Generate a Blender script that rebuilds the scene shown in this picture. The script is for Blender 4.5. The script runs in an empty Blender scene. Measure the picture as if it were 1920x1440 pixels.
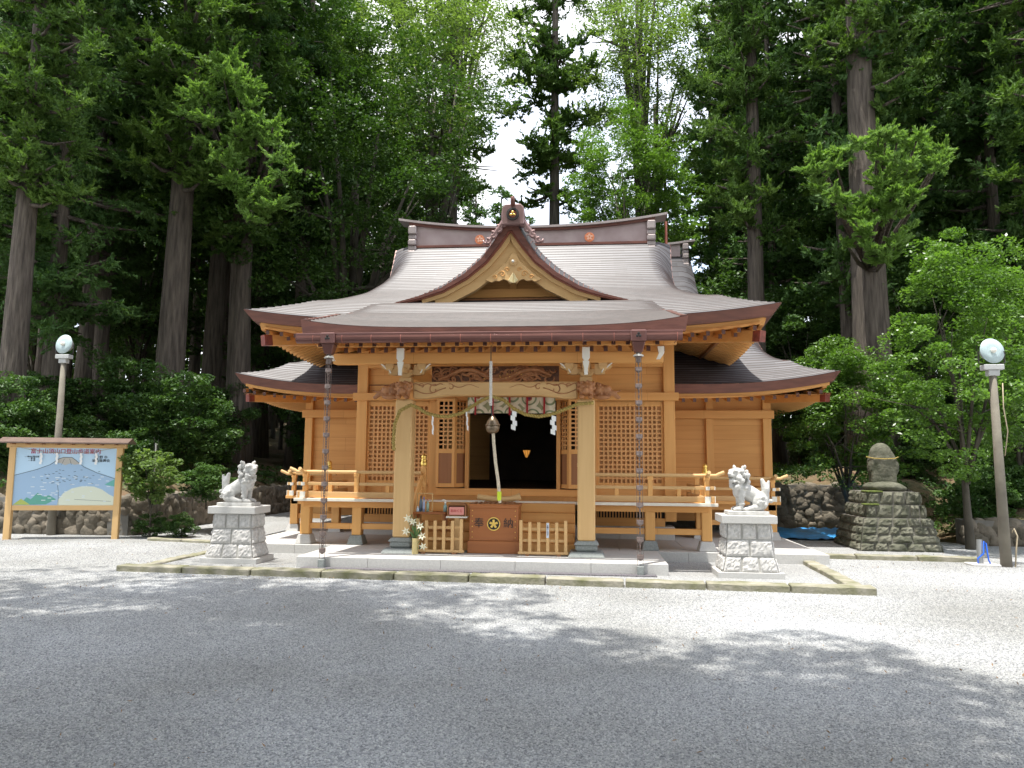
import bpy, bmesh, math, random
import numpy as np
from mathutils import Vector, Matrix, Euler
R=math.radians; PI=math.pi
S=bpy.context.scene; COL=S.collection
# ------------------------------------------------------------------ camera, world, sun, exposure
cam=bpy.data.cameras.new('camera'); co=bpy.data.objects.new('camera',cam); COL.objects.link(co); S.camera=co
yaw,pit,rol=R(5.8),R(6.15),R(0.5)
F=Vector((-math.sin(yaw)*math.cos(pit),math.cos(yaw)*math.cos(pit),math.sin(pit)))
R0=Vector((math.cos(yaw),math.sin(yaw),0)); U0=R0.cross(F)
RR=R0*math.cos(rol)+U0*math.sin(rol); UU=RR.cross(F)
m=Matrix((RR,UU,-F)).transposed().to_4x4(); m.translation=Vector((1.5,0,1.6)); co.matrix_world=m
cam.sensor_width=36; cam.lens=36*1387/1920; cam.clip_end=800; cam.clip_start=.05
SUNV=Vector((.13,.165,-1)).normalized()          # direction the light travels
elev=math.asin(-SUNV.z); azi=math.atan2(-SUNV.x,-SUNV.y)
W=bpy.data.worlds.new('World'); S.world=W; W.use_nodes=True
nt=W.node_tree; bg=nt.nodes['Background']; sk=nt.nodes.new('ShaderNodeTexSky'); sk.sky_type='NISHITA'; sk.sun_disc=False
sk.sun_elevation=elev; sk.sun_rotation=azi; sk.dust_density=2.0; sk.air_density=1.0
wtc=nt.nodes.new('ShaderNodeTexCoord'); wn=nt.nodes.new('ShaderNodeTexNoise'); wn.inputs['Scale'].default_value=2.2; wn.inputs['Detail'].default_value=6
wr=nt.nodes.new('ShaderNodeValToRGB'); wr.color_ramp.elements[0].position=.36; wr.color_ramp.elements[0].color=(.25,)*3+(1,); wr.color_ramp.elements[1].position=.56; wr.color_ramp.elements[1].color=(.95,)*3+(1,)
wm=nt.nodes.new('ShaderNodeMix'); wm.data_type='RGBA'; wm.inputs[7].default_value=(3.1,3.1,3.15,1)      # bright cloud mix added to whiten the sky and lift the shade
nt.links.new(wtc.outputs['Generated'],wn.inputs[0]); nt.links.new(wn.outputs[0],wr.inputs[0]); nt.links.new(wr.outputs[0],wm.inputs[0]); nt.links.new(sk.outputs[0],wm.inputs[6]); nt.links.new(wm.outputs[2],bg.inputs[0]); bg.inputs[1].default_value=.15
sl=bpy.data.lights.new('sun','SUN'); sl.energy=2.0; sl.angle=R(.5); sl.color=(1,.965,.9)
so=bpy.data.objects.new('sun',sl); COL.objects.link(so); so.rotation_euler=SUNV.to_track_quat('-Z','Y').to_euler()
S.view_settings.view_transform='Standard'; S.view_settings.look='None'; S.view_settings.exposure=1.97; S.view_settings.gamma=1
S.render.engine='CYCLES'; S.cycles.max_bounces=7; S.cycles.transparent_max_bounces=8; S.cycles.use_denoising=True
S.cycles.diffuse_bounces=4; S.cycles.glossy_bounces=3
# ------------------------------------------------------------------ materials
def mat(name,base,rough=.7,var=0,scale=6.,bump=0,bscale=None,metal=0,stretch=(1,1,1),base2=None,spec=None,detail=4,trans=0,emit=None):
    M=bpy.data.materials.new(name); M.use_nodes=True; n=M.node_tree.nodes; l=M.node_tree.links; b=n['Principled BSDF']
    b.inputs['Base Color'].default_value=(*base,1); b.inputs['Roughness'].default_value=rough; b.inputs['Metallic'].default_value=metal
    if spec is not None: b.inputs['Specular IOR Level'].default_value=spec
    if emit: b.inputs['Emission Color'].default_value=(*emit[0],1); b.inputs['Emission Strength'].default_value=emit[1]
    if var or base2 or bump:
        tc=n.new('ShaderNodeTexCoord'); mp=n.new('ShaderNodeMapping'); mp.inputs['Scale'].default_value=stretch
        l.new(tc.outputs['Object'],mp.inputs[0])
        nz=n.new('ShaderNodeTexNoise'); nz.inputs['Scale'].default_value=scale; nz.inputs['Detail'].default_value=detail
        l.new(mp.outputs[0],nz.inputs[0])
        if base2 is None: lo=tuple(c*(1-var) for c in base); hi=tuple(min(1,c*(1+var)) for c in base)
        else: lo,hi=base,base2
        cr=n.new('ShaderNodeValToRGB'); cr.color_ramp.elements[0].position=.32; cr.color_ramp.elements[1].position=.68
        cr.color_ramp.elements[0].color=(*lo,1); cr.color_ramp.elements[1].color=(*hi,1)
        l.new(nz.outputs[0],cr.inputs[0]); l.new(cr.outputs[0],b.inputs['Base Color'])
        if bump:
            nb=n.new('ShaderNodeTexNoise'); nb.inputs['Scale'].default_value=bscale or scale*4; nb.inputs['Detail'].default_value=5
            l.new(mp.outputs[0],nb.inputs[0]); bp=n.new('ShaderNodeBump'); bp.inputs['Distance'].default_value=bump
            bp.inputs['Strength'].default_value=1; l.new(nb.outputs[0],bp.inputs['Height']); l.new(bp.outputs[0],b.inputs['Normal'])
    if trans:
        o=n['Material Output']; t=n.new('ShaderNodeBsdfTranslucent'); mx=n.new('ShaderNodeMixShader'); mx.inputs[0].default_value=trans
        src=b.inputs['Base Color'].links[0].from_socket if b.inputs['Base Color'].is_linked else None
        if src:
            g=n.new('ShaderNodeMix'); g.data_type='RGBA'; g.blend_type='MULTIPLY'; g.inputs[0].default_value=1; g.inputs[7].default_value=(1.25,1.35,.55,1)
            l.new(src,g.inputs[6]); l.new(g.outputs[2],t.inputs[0])
        else: t.inputs[0].default_value=(*base,1)
        l.new(b.outputs[0],mx.inputs[1]); l.new(t.outputs[0],mx.inputs[2]); l.new(mx.outputs[0],o.inputs[0])
    return M
def grain(name,c1,c2,axis,rough=.55):   # long wood grain along an axis
    st={'x':(.35,7,7),'z':(7,7,.35),'y':(7,.35,7)}[axis]
    return mat(name,c1,rough,scale=2.2,stretch=st,base2=tuple(.45*a+.55*q for a,q in zip(c1,c2)),bump=.0003,bscale=9,spec=.35,detail=6)
WH=grain('cypress wood across',(.74,.40,.135),(.61,.295,.085),'x')
WV=grain('cypress wood upright',(.73,.40,.135),(.62,.31,.095),'z')
WY=grain('cypress wood deep',(.72,.385,.13),(.60,.29,.085),'y')
def boards(M,row):      # each board of a wall a slightly different tone, with fine joints
    n=M.node_tree.nodes; l=M.node_tree.links; bs=n['Principled BSDF']; src=bs.inputs['Base Color'].links[0].from_socket
    tc=n.new('ShaderNodeTexCoord'); sx=n.new('ShaderNodeSeparateXYZ'); cx=n.new('ShaderNodeCombineXYZ'); l.new(tc.outputs['Object'],sx.inputs[0]); l.new(sx.outputs[0],cx.inputs[0]); l.new(sx.outputs[2],cx.inputs[1])
    br=n.new('ShaderNodeTexBrick'); l.new(cx.outputs[0],br.inputs[0]); br.inputs['Scale'].default_value=1; br.inputs['Brick Width'].default_value=2.7; br.inputs['Row Height'].default_value=row; br.inputs['Mortar Size'].default_value=.0035
    br.inputs['Color1'].default_value=(1,1,1,1); br.inputs['Color2'].default_value=(.91,.88,.84,1); br.inputs['Mortar'].default_value=(.7,.6,.5,1)
    mx=n.new('ShaderNodeMix'); mx.data_type='RGBA'; mx.blend_type='MULTIPLY'; mx.inputs[0].default_value=1; l.new(src,mx.inputs[6]); l.new(br.outputs[0],mx.inputs[7]); l.new(mx.outputs[2],bs.inputs['Base Color'])
boards(WH,.31)
WP=grain('pale planed cypress',(.64,.42,.19),(.54,.33,.135),'z')
WPH=grain('pale planed cypress across',(.62,.40,.18),(.54,.33,.135),'x')
WD=grain('browner wood',(.34,.16,.07),(.24,.105,.045),'z')
WC=mat('carved zelkova',(.46,.21,.085),.5,scale=9,base2=(.27,.11,.042),bump=.004,bscale=60)
WBOX=grain('zelkova red brown',(.36,.13,.04),(.27,.09,.028),'x',.4)
WHITE=mat('white painted end',(.78,.76,.68),.5,var=.04,scale=9)
CAP=mat('dark copper rafter cap',(.10,.045,.035),.4,var=.2,scale=30,metal=.3)
COP=mat('brown copper fascia',(.19,.078,.058),.42,scale=3,base2=(.125,.052,.042),stretch=(1,1,6),metal=.25,bump=.002,bscale=8)
COPR=mat('reddish copper',(.30,.105,.075),.35,var=.15,scale=5,metal=.35)
COPL=mat('bright copper',(.80,.27,.13),.35,var=.1,scale=20,metal=.15)
GOLD=mat('gold leaf',(.9,.62,.16),.28,var=.1,scale=30,metal=.85)
STEEL=mat('weathered copper chain',(.20,.155,.14),.45,var=.3,scale=30,metal=.35)
IRON=mat('dark iron',(.04,.036,.034),.5,var=.2,scale=20,metal=.3)
BLACK=mat('ink black',(.014,.013,.012),.6)
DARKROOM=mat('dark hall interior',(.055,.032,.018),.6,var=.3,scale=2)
GRAN=mat('pale granite',(.52,.51,.48),.7,scale=55,base2=(.44,.43,.41),bump=.0015,bscale=90)
GRAND=mat('grey green granite',(.27,.29,.275),.65,scale=40,base2=(.19,.205,.195),bump=.002,bscale=60)
GRANR=mat('rock faced granite',(.58,.56,.53),.85,scale=22,base2=(.40,.39,.37),bump=.02,bscale=14,detail=8)
STAT=mat('carved pale granite',(.60,.59,.56),.8,scale=14,base2=(.42,.41,.385),bump=.003,bscale=70)
MORTL=mat('pale mortar',(.36,.35,.32),.9,var=.15)
MORT=mat('dark mortar joint',(.16,.15,.13),.9,var=.2)
ROCK=mat('old retaining wall rock',(.19,.16,.12),.9,scale=4,base2=(.085,.075,.055),bump=.03,bscale=11,detail=8)
ROCKM=mat('lichened rock',(.17,.165,.125),.9,scale=5,base2=(.05,.055,.032),bump=.02,bscale=16,detail=8)  # lichen tones, darkened further to carry the tree shade on the monument
MOSS=mat('moss covered kerbstone',(.33,.305,.245),.9,scale=4,base2=(.15,.15,.075),bump=.012,bscale=30,detail=8)
MOSSG=mat('green moss',(.13,.17,.03),.95,scale=12,base2=(.07,.09,.02),bump=.02,bscale=50)
MBARK=mat('grey brown cedar bark',(.15,.125,.10),.95,scale=5,base2=(.055,.044,.036),stretch=(2.6,2.6,.25),bump=.05,bscale=9,detail=8)
MBARK2=mat('grey smooth bark',(.09,.08,.06),.9,scale=5,base2=(.045,.038,.028),stretch=(1,1,.5),bump=.01,bscale=20)
CEDL=mat('cedar foliage',(.052,.115,.024),.62,scale=.6,base2=(.14,.235,.05),trans=.32,spec=.25)
CEDY=mat('sunlit tuft foliage',(.15,.27,.055),.65,scale=1.5,base2=(.23,.36,.11),trans=.42,spec=.2)  # sunlight on the tufts is put into this brighter leaf colour
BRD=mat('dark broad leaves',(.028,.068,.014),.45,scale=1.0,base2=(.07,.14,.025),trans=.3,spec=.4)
CEDB=mat('blue green cypress foliage',(.044,.108,.030),.6,scale=.6,base2=(.11,.20,.055),trans=.30,spec=.25)
BRL=mat('broad leaves mid green',(.05,.115,.018),.42,scale=1.3,base2=(.13,.235,.04),trans=.38,spec=.5)
BRY=mat('broad leaves light green',(.10,.165,.045),.5,scale=1.3,base2=(.18,.26,.085),trans=.45,spec=.4)
SHR=mat('shade shrub leaves',(.035,.085,.02),.5,scale=1.5,base2=(.09,.17,.04),trans=.3,spec=.4)
PLAST=mat('blue plastic sheet',(.05,.32,.72),.35,var=.25,scale=4,bump=.02,bscale=5)
ROPEM=mat('straw rope',(.40,.30,.085),.85,scale=30,base2=(.27,.19,.05),bump=.004,bscale=80)
HEMP=mat('cream cotton rope',(.60,.53,.40),.85,var=.15,scale=30,bump=.003,bscale=80)
PAPER=mat('white folded paper',(.82,.82,.80),.7)
# copper roof: courses are modelled, the colour drifts per sheet
def roofmat():
    M=bpy.data.materials.new('copper shingle roof'); M.use_nodes=True; n=M.node_tree.nodes; l=M.node_tree.links; b=n['Principled BSDF']
    tc=n.new('ShaderNodeTexCoord'); br=n.new('ShaderNodeTexBrick'); mp=n.new('ShaderNodeMapping'); l.new(tc.outputs['Object'],mp.inputs[0])
    br.inputs['Scale'].default_value=1; br.inputs['Brick Width'].default_value=.62; br.inputs['Row Height'].default_value=.15; br.inputs['Mortar Size'].default_value=.0
    br.inputs['Color1'].default_value=(.068,.064,.070,1); br.inputs['Color2'].default_value=(.128,.125,.134,1); br.inputs['Mortar'].default_value=(.08,.05,.045,1)
    nz=n.new('ShaderNodeTexNoise'); nz.inputs['Scale'].default_value=1.3; nz.inputs['Detail'].default_value=6; l.new(mp.outputs[0],nz.inputs[0]); l.new(mp.outputs[0],br.inputs[0])
    mx=n.new('ShaderNodeMix'); mx.data_type='RGBA'; mx.blend_type='MULTIPLY'; mx.inputs[0].default_value=.55
    l.new(br.outputs[0],mx.inputs[6]); cr=n.new('ShaderNodeValToRGB'); cr.color_ramp.elements[0].position=.3; cr.color_ramp.elements[1].position=.7
    cr.color_ramp.elements[0].color=(.62,.56,.52,1); cr.color_ramp.elements[1].color=(1.1,1.1,1.12,1); l.new(nz.outputs[0],cr.inputs[0]); l.new(cr.outputs[0],mx.inputs[7])
    l.new(mx.outputs[2],b.inputs['Base Color']); b.inputs['Roughness'].default_value=.48; b.inputs['Metallic'].default_value=.0
    return M
ROOF=roofmat()
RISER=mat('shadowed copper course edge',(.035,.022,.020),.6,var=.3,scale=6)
LAT=mat('smooth lattice wood',(.68,.36,.13),.55,var=.06,scale=3); LATB=mat('lattice board in the recess',(.54,.27,.09),.6,var=.1,scale=3)  # recess board is coloured darker to carry the shade between the bars
def gravelmat():
    M=bpy.data.materials.new('grey crushed gravel'); M.use_nodes=True; n=M.node_tree.nodes; l=M.node_tree.links; b=n['Principled BSDF']
    tc=n.new('ShaderNodeTexCoord'); v=n.new('ShaderNodeTexVoronoi'); v.inputs['Scale'].default_value=88; v.inputs['Randomness'].default_value=1
    nzw=n.new('ShaderNodeTexNoise'); nzw.inputs['Scale'].default_value=.4; nzw.inputs['Detail'].default_value=5
    l.new(tc.outputs['Object'],v.inputs[0]); l.new(tc.outputs['Object'],nzw.inputs[0])
    sp=n.new('ShaderNodeSeparateColor'); l.new(v.outputs['Color'],sp.inputs[0])
    cr=n.new('ShaderNodeValToRGB'); e=cr.color_ramp.elements; e[0].position=0; e[0].color=(.20,.205,.215,1); e[1].position=1; e[1].color=(.55,.55,.535,1)
    a=e.new(.35); a.color=(.33,.335,.34,1); a=e.new(.75); a.color=(.45,.455,.45,1)
    l.new(sp.outputs[0],cr.inputs[0])
    mx=n.new('ShaderNodeMix'); mx.data_type='RGBA'; mx.blend_type='MULTIPLY'; mx.inputs[0].default_value=1
    c2=n.new('ShaderNodeValToRGB'); c2.color_ramp.elements[0].position=.3; c2.color_ramp.elements[0].color=(.70,.69,.655,1); c2.color_ramp.elements[1].position=.7; c2.color_ramp.elements[1].color=(1.06,1.06,1.06,1)
    l.new(nzw.outputs[0],c2.inputs[0]); l.new(cr.outputs[0],mx.inputs[6]); l.new(c2.outputs[0],mx.inputs[7]); l.new(mx.outputs[2],b.inputs['Base Color'])
    v2=n.new('ShaderNodeTexVoronoi'); v2.inputs['Scale'].default_value=88; l.new(tc.outputs['Object'],v2.inputs[0])
    inv=n.new('ShaderNodeMath'); inv.operation='MULTIPLY'; inv.inputs[1].default_value=-1; l.new(v2.outputs['Distance'],inv.inputs[0])
    bp=n.new('ShaderNodeBump'); bp.inputs['Distance'].default_value=.012; bp.inputs['Strength'].default_value=1; l.new(inv.outputs[0],bp.inputs['Height']); l.new(bp.outputs[0],b.inputs['Normal'])
    b.inputs['Roughness'].default_value=.85
    return M
GRAV=gravelmat()
def stonemat():
    M=bpy.data.materials.new('gravel stone'); M.use_nodes=True; n=M.node_tree.nodes; l=M.node_tree.links; b=n['Principled BSDF']
    oi=n.new('ShaderNodeObjectInfo'); cr=n.new('ShaderNodeValToRGB'); e=cr.color_ramp.elements; e[0].color=(.19,.195,.205,1); e[1].color=(.55,.55,.53,1)
    a=e.new(.3); a.color=(.32,.325,.33,1); a=e.new(.8); a.color=(.455,.46,.455,1)
    l.new(oi.outputs['Random'],cr.inputs[0]); gp=n.new('ShaderNodeNewGeometry'); nz=n.new('ShaderNodeTexNoise'); nz.inputs['Scale'].default_value=.4; nz.inputs['Detail'].default_value=5; l.new(gp.outputs['Position'],nz.inputs[0])
    c2=n.new('ShaderNodeValToRGB'); c2.color_ramp.elements[0].position=.32; c2.color_ramp.elements[0].color=(.70,.69,.655,1); c2.color_ramp.elements[1].position=.66; c2.color_ramp.elements[1].color=(1.08,1.08,1.08,1)
    mx=n.new('ShaderNodeMix'); mx.data_type='RGBA'; mx.blend_type='MULTIPLY'; mx.inputs[0].default_value=1; l.new(nz.outputs[0],c2.inputs[0]); l.new(cr.outputs[0],mx.inputs[6]); l.new(c2.outputs[0],mx.inputs[7]); l.new(mx.outputs[2],b.inputs['Base Color']); b.inputs['Roughness'].default_value=.8
    return M
FLOORM=mat('forest floor of needles and soil',(.16,.10,.055),.95,scale=1.6,base2=(.055,.065,.022),bump=.05,bscale=8,detail=8)
# ------------------------------------------------------------------ geometry helpers
class G:
    def __init__(s): s.v=[]; s.f=[]
    def add(s,vs,fs):
        o=len(s.v); s.v+= [tuple(p) for p in vs]; s.f+=[tuple(i+o for i in f) for f in fs]; return s
    def box(s,x0,x1,y0,y1,z0,z1,M=None):
        vs=[Vector((x,y,z)) for z in (z0,z1) for x,y in ((x0,y0),(x1,y0),(x1,y1),(x0,y1))]
        if M is not None: vs=[M@p for p in vs]
        return s.add(vs,[(3,2,1,0),(4,5,6,7),(0,1,5,4),(1,2,6,5),(2,3,7,6),(3,0,4,7)])
    def bar(s,a,b,w,h,up=(0,0,1)):      # rectangular bar from a to b
        a=Vector(a);b=Vector(b);d=(b-a).normalized();u=Vector(up); r=d.cross(u).normalized(); u=r.cross(d)
        vs=[p+r*i*w/2+u*j*h/2 for p in (a,b) for i,j in ((-1,-1),(1,-1),(1,1),(-1,1))]
        return s.add(vs,[(0,1,2,3),(7,6,5,4),(0,4,5,1),(1,5,6,2),(2,6,7,3),(3,7,4,0)])
    def taper(s,b0,b1,z0,z1):            # frustum from rect b0 (x0,x1,y0,y1) to b1
        vs=[(b[i],b[j],z) for b,z in ((b0,z0),(b1,z1)) for i,j in ((0,2),(1,2),(1,3),(0,3))]
        return s.add(vs,[(3,2,1,0),(4,5,6,7),(0,1,5,4),(1,2,6,5),(2,3,7,6),(3,0,4,7)])
    def prism(s,poly,y0,y1):             # polygon in XZ extruded along Y
        n=len(poly); vs=[(x,y0,z) for x,z in poly]+[(x,y1,z) for x,z in poly]
        return s.add(vs,[tuple(range(n)),tuple(range(2*n-1,n-1,-1))]+[(i,i+n,(i+1)%n+n,(i+1)%n) for i in range(n)])
    def ribbon(s,top,bot,y0,y1):         # strip between two XZ polylines, extruded along Y
        n=len(top); vs=[]
        for y in (y0,y1): vs+=[(x,y,z) for x,z in top]+[(x,y,z) for x,z in bot]
        fs=[]; a,b,c,d=0,n,2*n,3*n
        for i in range(n-1):
            fs+=[(a+i,a+i+1,b+i+1,b+i),(c+i+1,c+i,d+i,d+i+1),(a+i+1,a+i,c+i,c+i+1),(b+i,b+i+1,d+i+1,d+i)]
        fs+=[(a,b,d,c),(b+n-1,a+n-1,c+n-1,d+n-1)]
        return s.add(vs,fs)
    def tube(s,pts,rad,n=8,cap=True):
        pts=[Vector(p) for p in pts]; k=len(pts); rad=rad if hasattr(rad,'__len__') else [rad]*k
        ref=Vector((0,0,1)); vs=[]; fs=[]; prev=None
        for i,p in enumerate(pts):
            d=(pts[min(i+1,k-1)]-pts[max(i-1,0)]).normalized()
            if prev is None: u=d.orthogonal().normalized()
            else: u=(prev-d*prev.dot(d)).normalized()
            prev=u; w=d.cross(u)
            vs+=[p+(u*math.cos(2*PI*j/n)+w*math.sin(2*PI*j/n))*rad[i] for j in range(n)]
        for i in range(k-1):
            for j in range(n): fs.append((i*n+j,i*n+(j+1)%n,(i+1)*n+(j+1)%n,(i+1)*n+j))
        if cap: fs+=[tuple(range(n-1,-1,-1)),tuple(range((k-1)*n,k*n))]
        return s.add(vs,fs)
    def lathe(s,prof,c,n=20,M=None,cap=True):     # prof: (radius,z)
        vs=[];fs=[];k=len(prof)
        for r,z in prof: vs+=[Vector((r*math.cos(2*PI*j/n),r*math.sin(2*PI*j/n),z)) for j in range(n)]
        if M is not None: vs=[M@v for v in vs]
        vs=[v+Vector(c) for v in vs]
        for i in range(k-1):
            for j in range(n): fs.append((i*n+j,i*n+(j+1)%n,(i+1)*n+(j+1)%n,(i+1)*n+j))
        if cap: fs+=[tuple(range(n-1,-1,-1)),tuple(range((k-1)*n,k*n))]
        return s.add(vs,fs)
    def ball(s,c,r,nu=12,nv=8,M=None):
        r=r if hasattr(r,'__len__') else (r,r,r); vs=[];fs=[]
        for i in range(nv+1):
            t=PI*i/nv
            for j in range(nu):
                p=2*PI*j/nu; q=Vector((r[0]*math.sin(t)*math.cos(p),r[1]*math.sin(t)*math.sin(p),r[2]*math.cos(t)))
                if M is not None: q=M@q
                vs.append(q+Vector(c))
        for i in range(nv):
            for j in range(nu): fs.append((i*nu+j,(i+1)*nu+j,(i+1)*nu+(j+1)%nu,i*nu+(j+1)%nu))
        return s.add(vs,fs)
    def mesh(s,name,mt,smooth=False):
        me=bpy.data.meshes.new(name); me.from_pydata(s.v,[],s.f)
        bm=bmesh.new(); bm.from_mesh(me); bmesh.ops.remove_doubles(bm,verts=bm.verts,dist=1e-6) if smooth else None
        bmesh.ops.recalc_face_normals(bm,faces=bm.faces); bm.to_mesh(me); bm.free()
        if mt: me.materials.append(mt)
        if smooth: me.polygons.foreach_set('use_smooth',[True]*len(me.polygons))
        return me
    def go(s,name,mt,parent=None,smooth=False,bevel=0,**k):
        me=s.mesh(name,mt,smooth)
        o=bpy.data.objects.new(name,me); COL.objects.link(o)
        if parent is not None: o.parent=parent
        if bevel:
            md=o.modifiers.new('b','BEVEL'); md.width=bevel; md.segments=1; md.limit_method='ANGLE'; md.angle_limit=R(50)
        tag(o,**k); return o
def tag(o,label=None,cat=None,group=None,kind=None):
    if label: o['label']=label
    if cat: o['category']=cat
    if group: o['group']=group
    if kind: o['kind']=kind
    return o
def thing(name,label,cat,loc=(0,0,0),rz=0,group=None):
    o=bpy.data.objects.new(name,None); COL.objects.link(o); o.location=loc; o.rotation_euler.z=rz; o.empty_display_size=.2
    return tag(o,label,cat,group)
def dup(root,loc,rz=0,label=None,group=None,scale=None):
    r=root.copy(); COL.objects.link(r); r.location=loc; r.rotation_euler=(0,0,rz)
    if scale: r.scale=scale if hasattr(scale,'__len__') else (scale,)*3
    if label: r['label']=label
    if group: r['group']=group
    for ch in list(root.children):
        c=ch.copy(); COL.objects.link(c); c.parent=r
        for g in ch.children: d=g.copy(); COL.objects.link(d); d.parent=c
    return r
def B(name,mt,parent,*a,bevel=.004,**k): return G().box(*a).go(name,mt,parent,bevel=bevel,**k)
def npmesh(name,V,Fc,mt,smooth=False):
    me=bpy.data.meshes.new(name); V=np.asarray(V,np.float32); Fc=np.asarray(Fc,np.int32); k=Fc.shape[1]
    me.vertices.add(len(V)); me.vertices.foreach_set('co',V.ravel()); me.loops.add(Fc.size); me.loops.foreach_set('vertex_index',Fc.ravel())
    me.polygons.add(len(Fc)); me.polygons.foreach_set('loop_start',np.arange(0,Fc.size,k,dtype=np.int32)); me.polygons.foreach_set('loop_total',np.full(len(Fc),k,np.int32))
    if smooth: me.polygons.foreach_set('use_smooth',np.ones(len(Fc),bool))
    me.update(calc_edges=True); me.materials.append(mt); return me
def link(name,me,parent=None,**k):
    o=bpy.data.objects.new(name,me); COL.objects.link(o)
    if parent is not None: o.parent=parent
    return tag(o,**k)
def blob(g,name,mt,parent=None,voxel=.012,smooth=3,**k):   # fuse overlapping solids into one skin
    o=g.go(name,mt,parent); md=o.modifiers.new('r','REMESH'); md.mode='VOXEL'; md.voxel_size=voxel
    if smooth: ms=o.modifiers.new('s','SMOOTH'); ms.iterations=smooth; ms.factor=.5
    dg=bpy.context.evaluated_depsgraph_get(); me=bpy.data.meshes.new_from_object(o.evaluated_get(dg)); o.modifiers.clear(); o.data=me
    me.polygons.foreach_set('use_smooth',[True]*len(me.polygons)); tag(o,**k); return o
def text(body,size,M,mt,name,parent=None,depth=.002,**k):
    cu=bpy.data.curves.new(name,'FONT'); cu.body=body; cu.size=size; cu.align_x='CENTER'; cu.align_y='CENTER'; cu.extrude=depth
    o=bpy.data.objects.new(name,cu); COL.objects.link(o); dg=bpy.context.evaluated_depsgraph_get()
    me=bpy.data.meshes.new_from_object(o.evaluated_get(dg)); bpy.data.objects.remove(o); me.materials.clear(); me.materials.append(mt)
    o=link(name,me,parent,**k); o.matrix_local=M; return o
FACE=Matrix.Rotation(PI/2,4,'X')          # upright, facing -Y
def lerp(tab,t):
    xs=[a for a,_ in tab]; ys=[b for _,b in tab]
    return float(np.interp(t,xs,ys))
def smoothtab(tab,n=60):                  # Catmull-like smoothing of a table
    xs=np.array([a for a,_ in tab]); ys=np.array([b for _,b in tab]); t=np.linspace(xs[0],xs[-1],n)
    y=np.interp(t,xs,ys); 
    for _ in range(int(n*.12)): y[1:-1]=(y[:-2]+2*y[1:-1]+y[2:])/4
    return list(zip(t,y))
# ------------------------------------------------------------------ ground
def Hgt(x,y):
    d=max(min(-8.45-x,y-15.35),min(x-6.3,y-20.25),y-34.0); d2=min(x-9.6,y-16.6)
    if max(d,d2)<=0: return -.03
    h=max(.85*min(1,max(0,d)/.3)+ .26*min(d,14)+.06*max(0,d-14), .40*min(1,max(0,d2)/1.4)**1.5+.15*min(max(0,d2),14)); d=max(d,d2)
    return h+.12*math.sin(x*1.3+y*.7)*min(1,d)+.08*math.sin(x*3.1-y*2.3)*min(1,d)
def axis(a,b,c,d,fine,coarse):
    return np.concatenate([np.arange(a,b,coarse),np.arange(b,c,fine),np.arange(c,d,coarse)])
xs=axis(-160,-24,24,160,.3,6); ys=axis(-100,12,44,200,.3,6)
V=[(x,y,Hgt(x,y)) for y in ys for x in xs]; nx,ny=len(xs),len(ys)
ii=np.arange((ny-1)*nx).reshape(ny-1,nx)[:,:-1].ravel(); Fq=np.stack([ii,ii+1,ii+nx+1,ii+nx],1)
link('ground',npmesh('ground',V,Fq,FLOORM,True),kind='structure')
g=G(); g.add([(-30,-26,0),(30,-26,0),(30,16.3,0),(9.4,16.4,0),(9.3,16.9,0),(6.2,20.2,0),(6.2,30,0),(-8.3,30,0),(-8.2,15.2,0),(-30,15.0,0)],[tuple(range(10))]); g.go('gravel_yard',GRAV,kind='structure')
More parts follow.
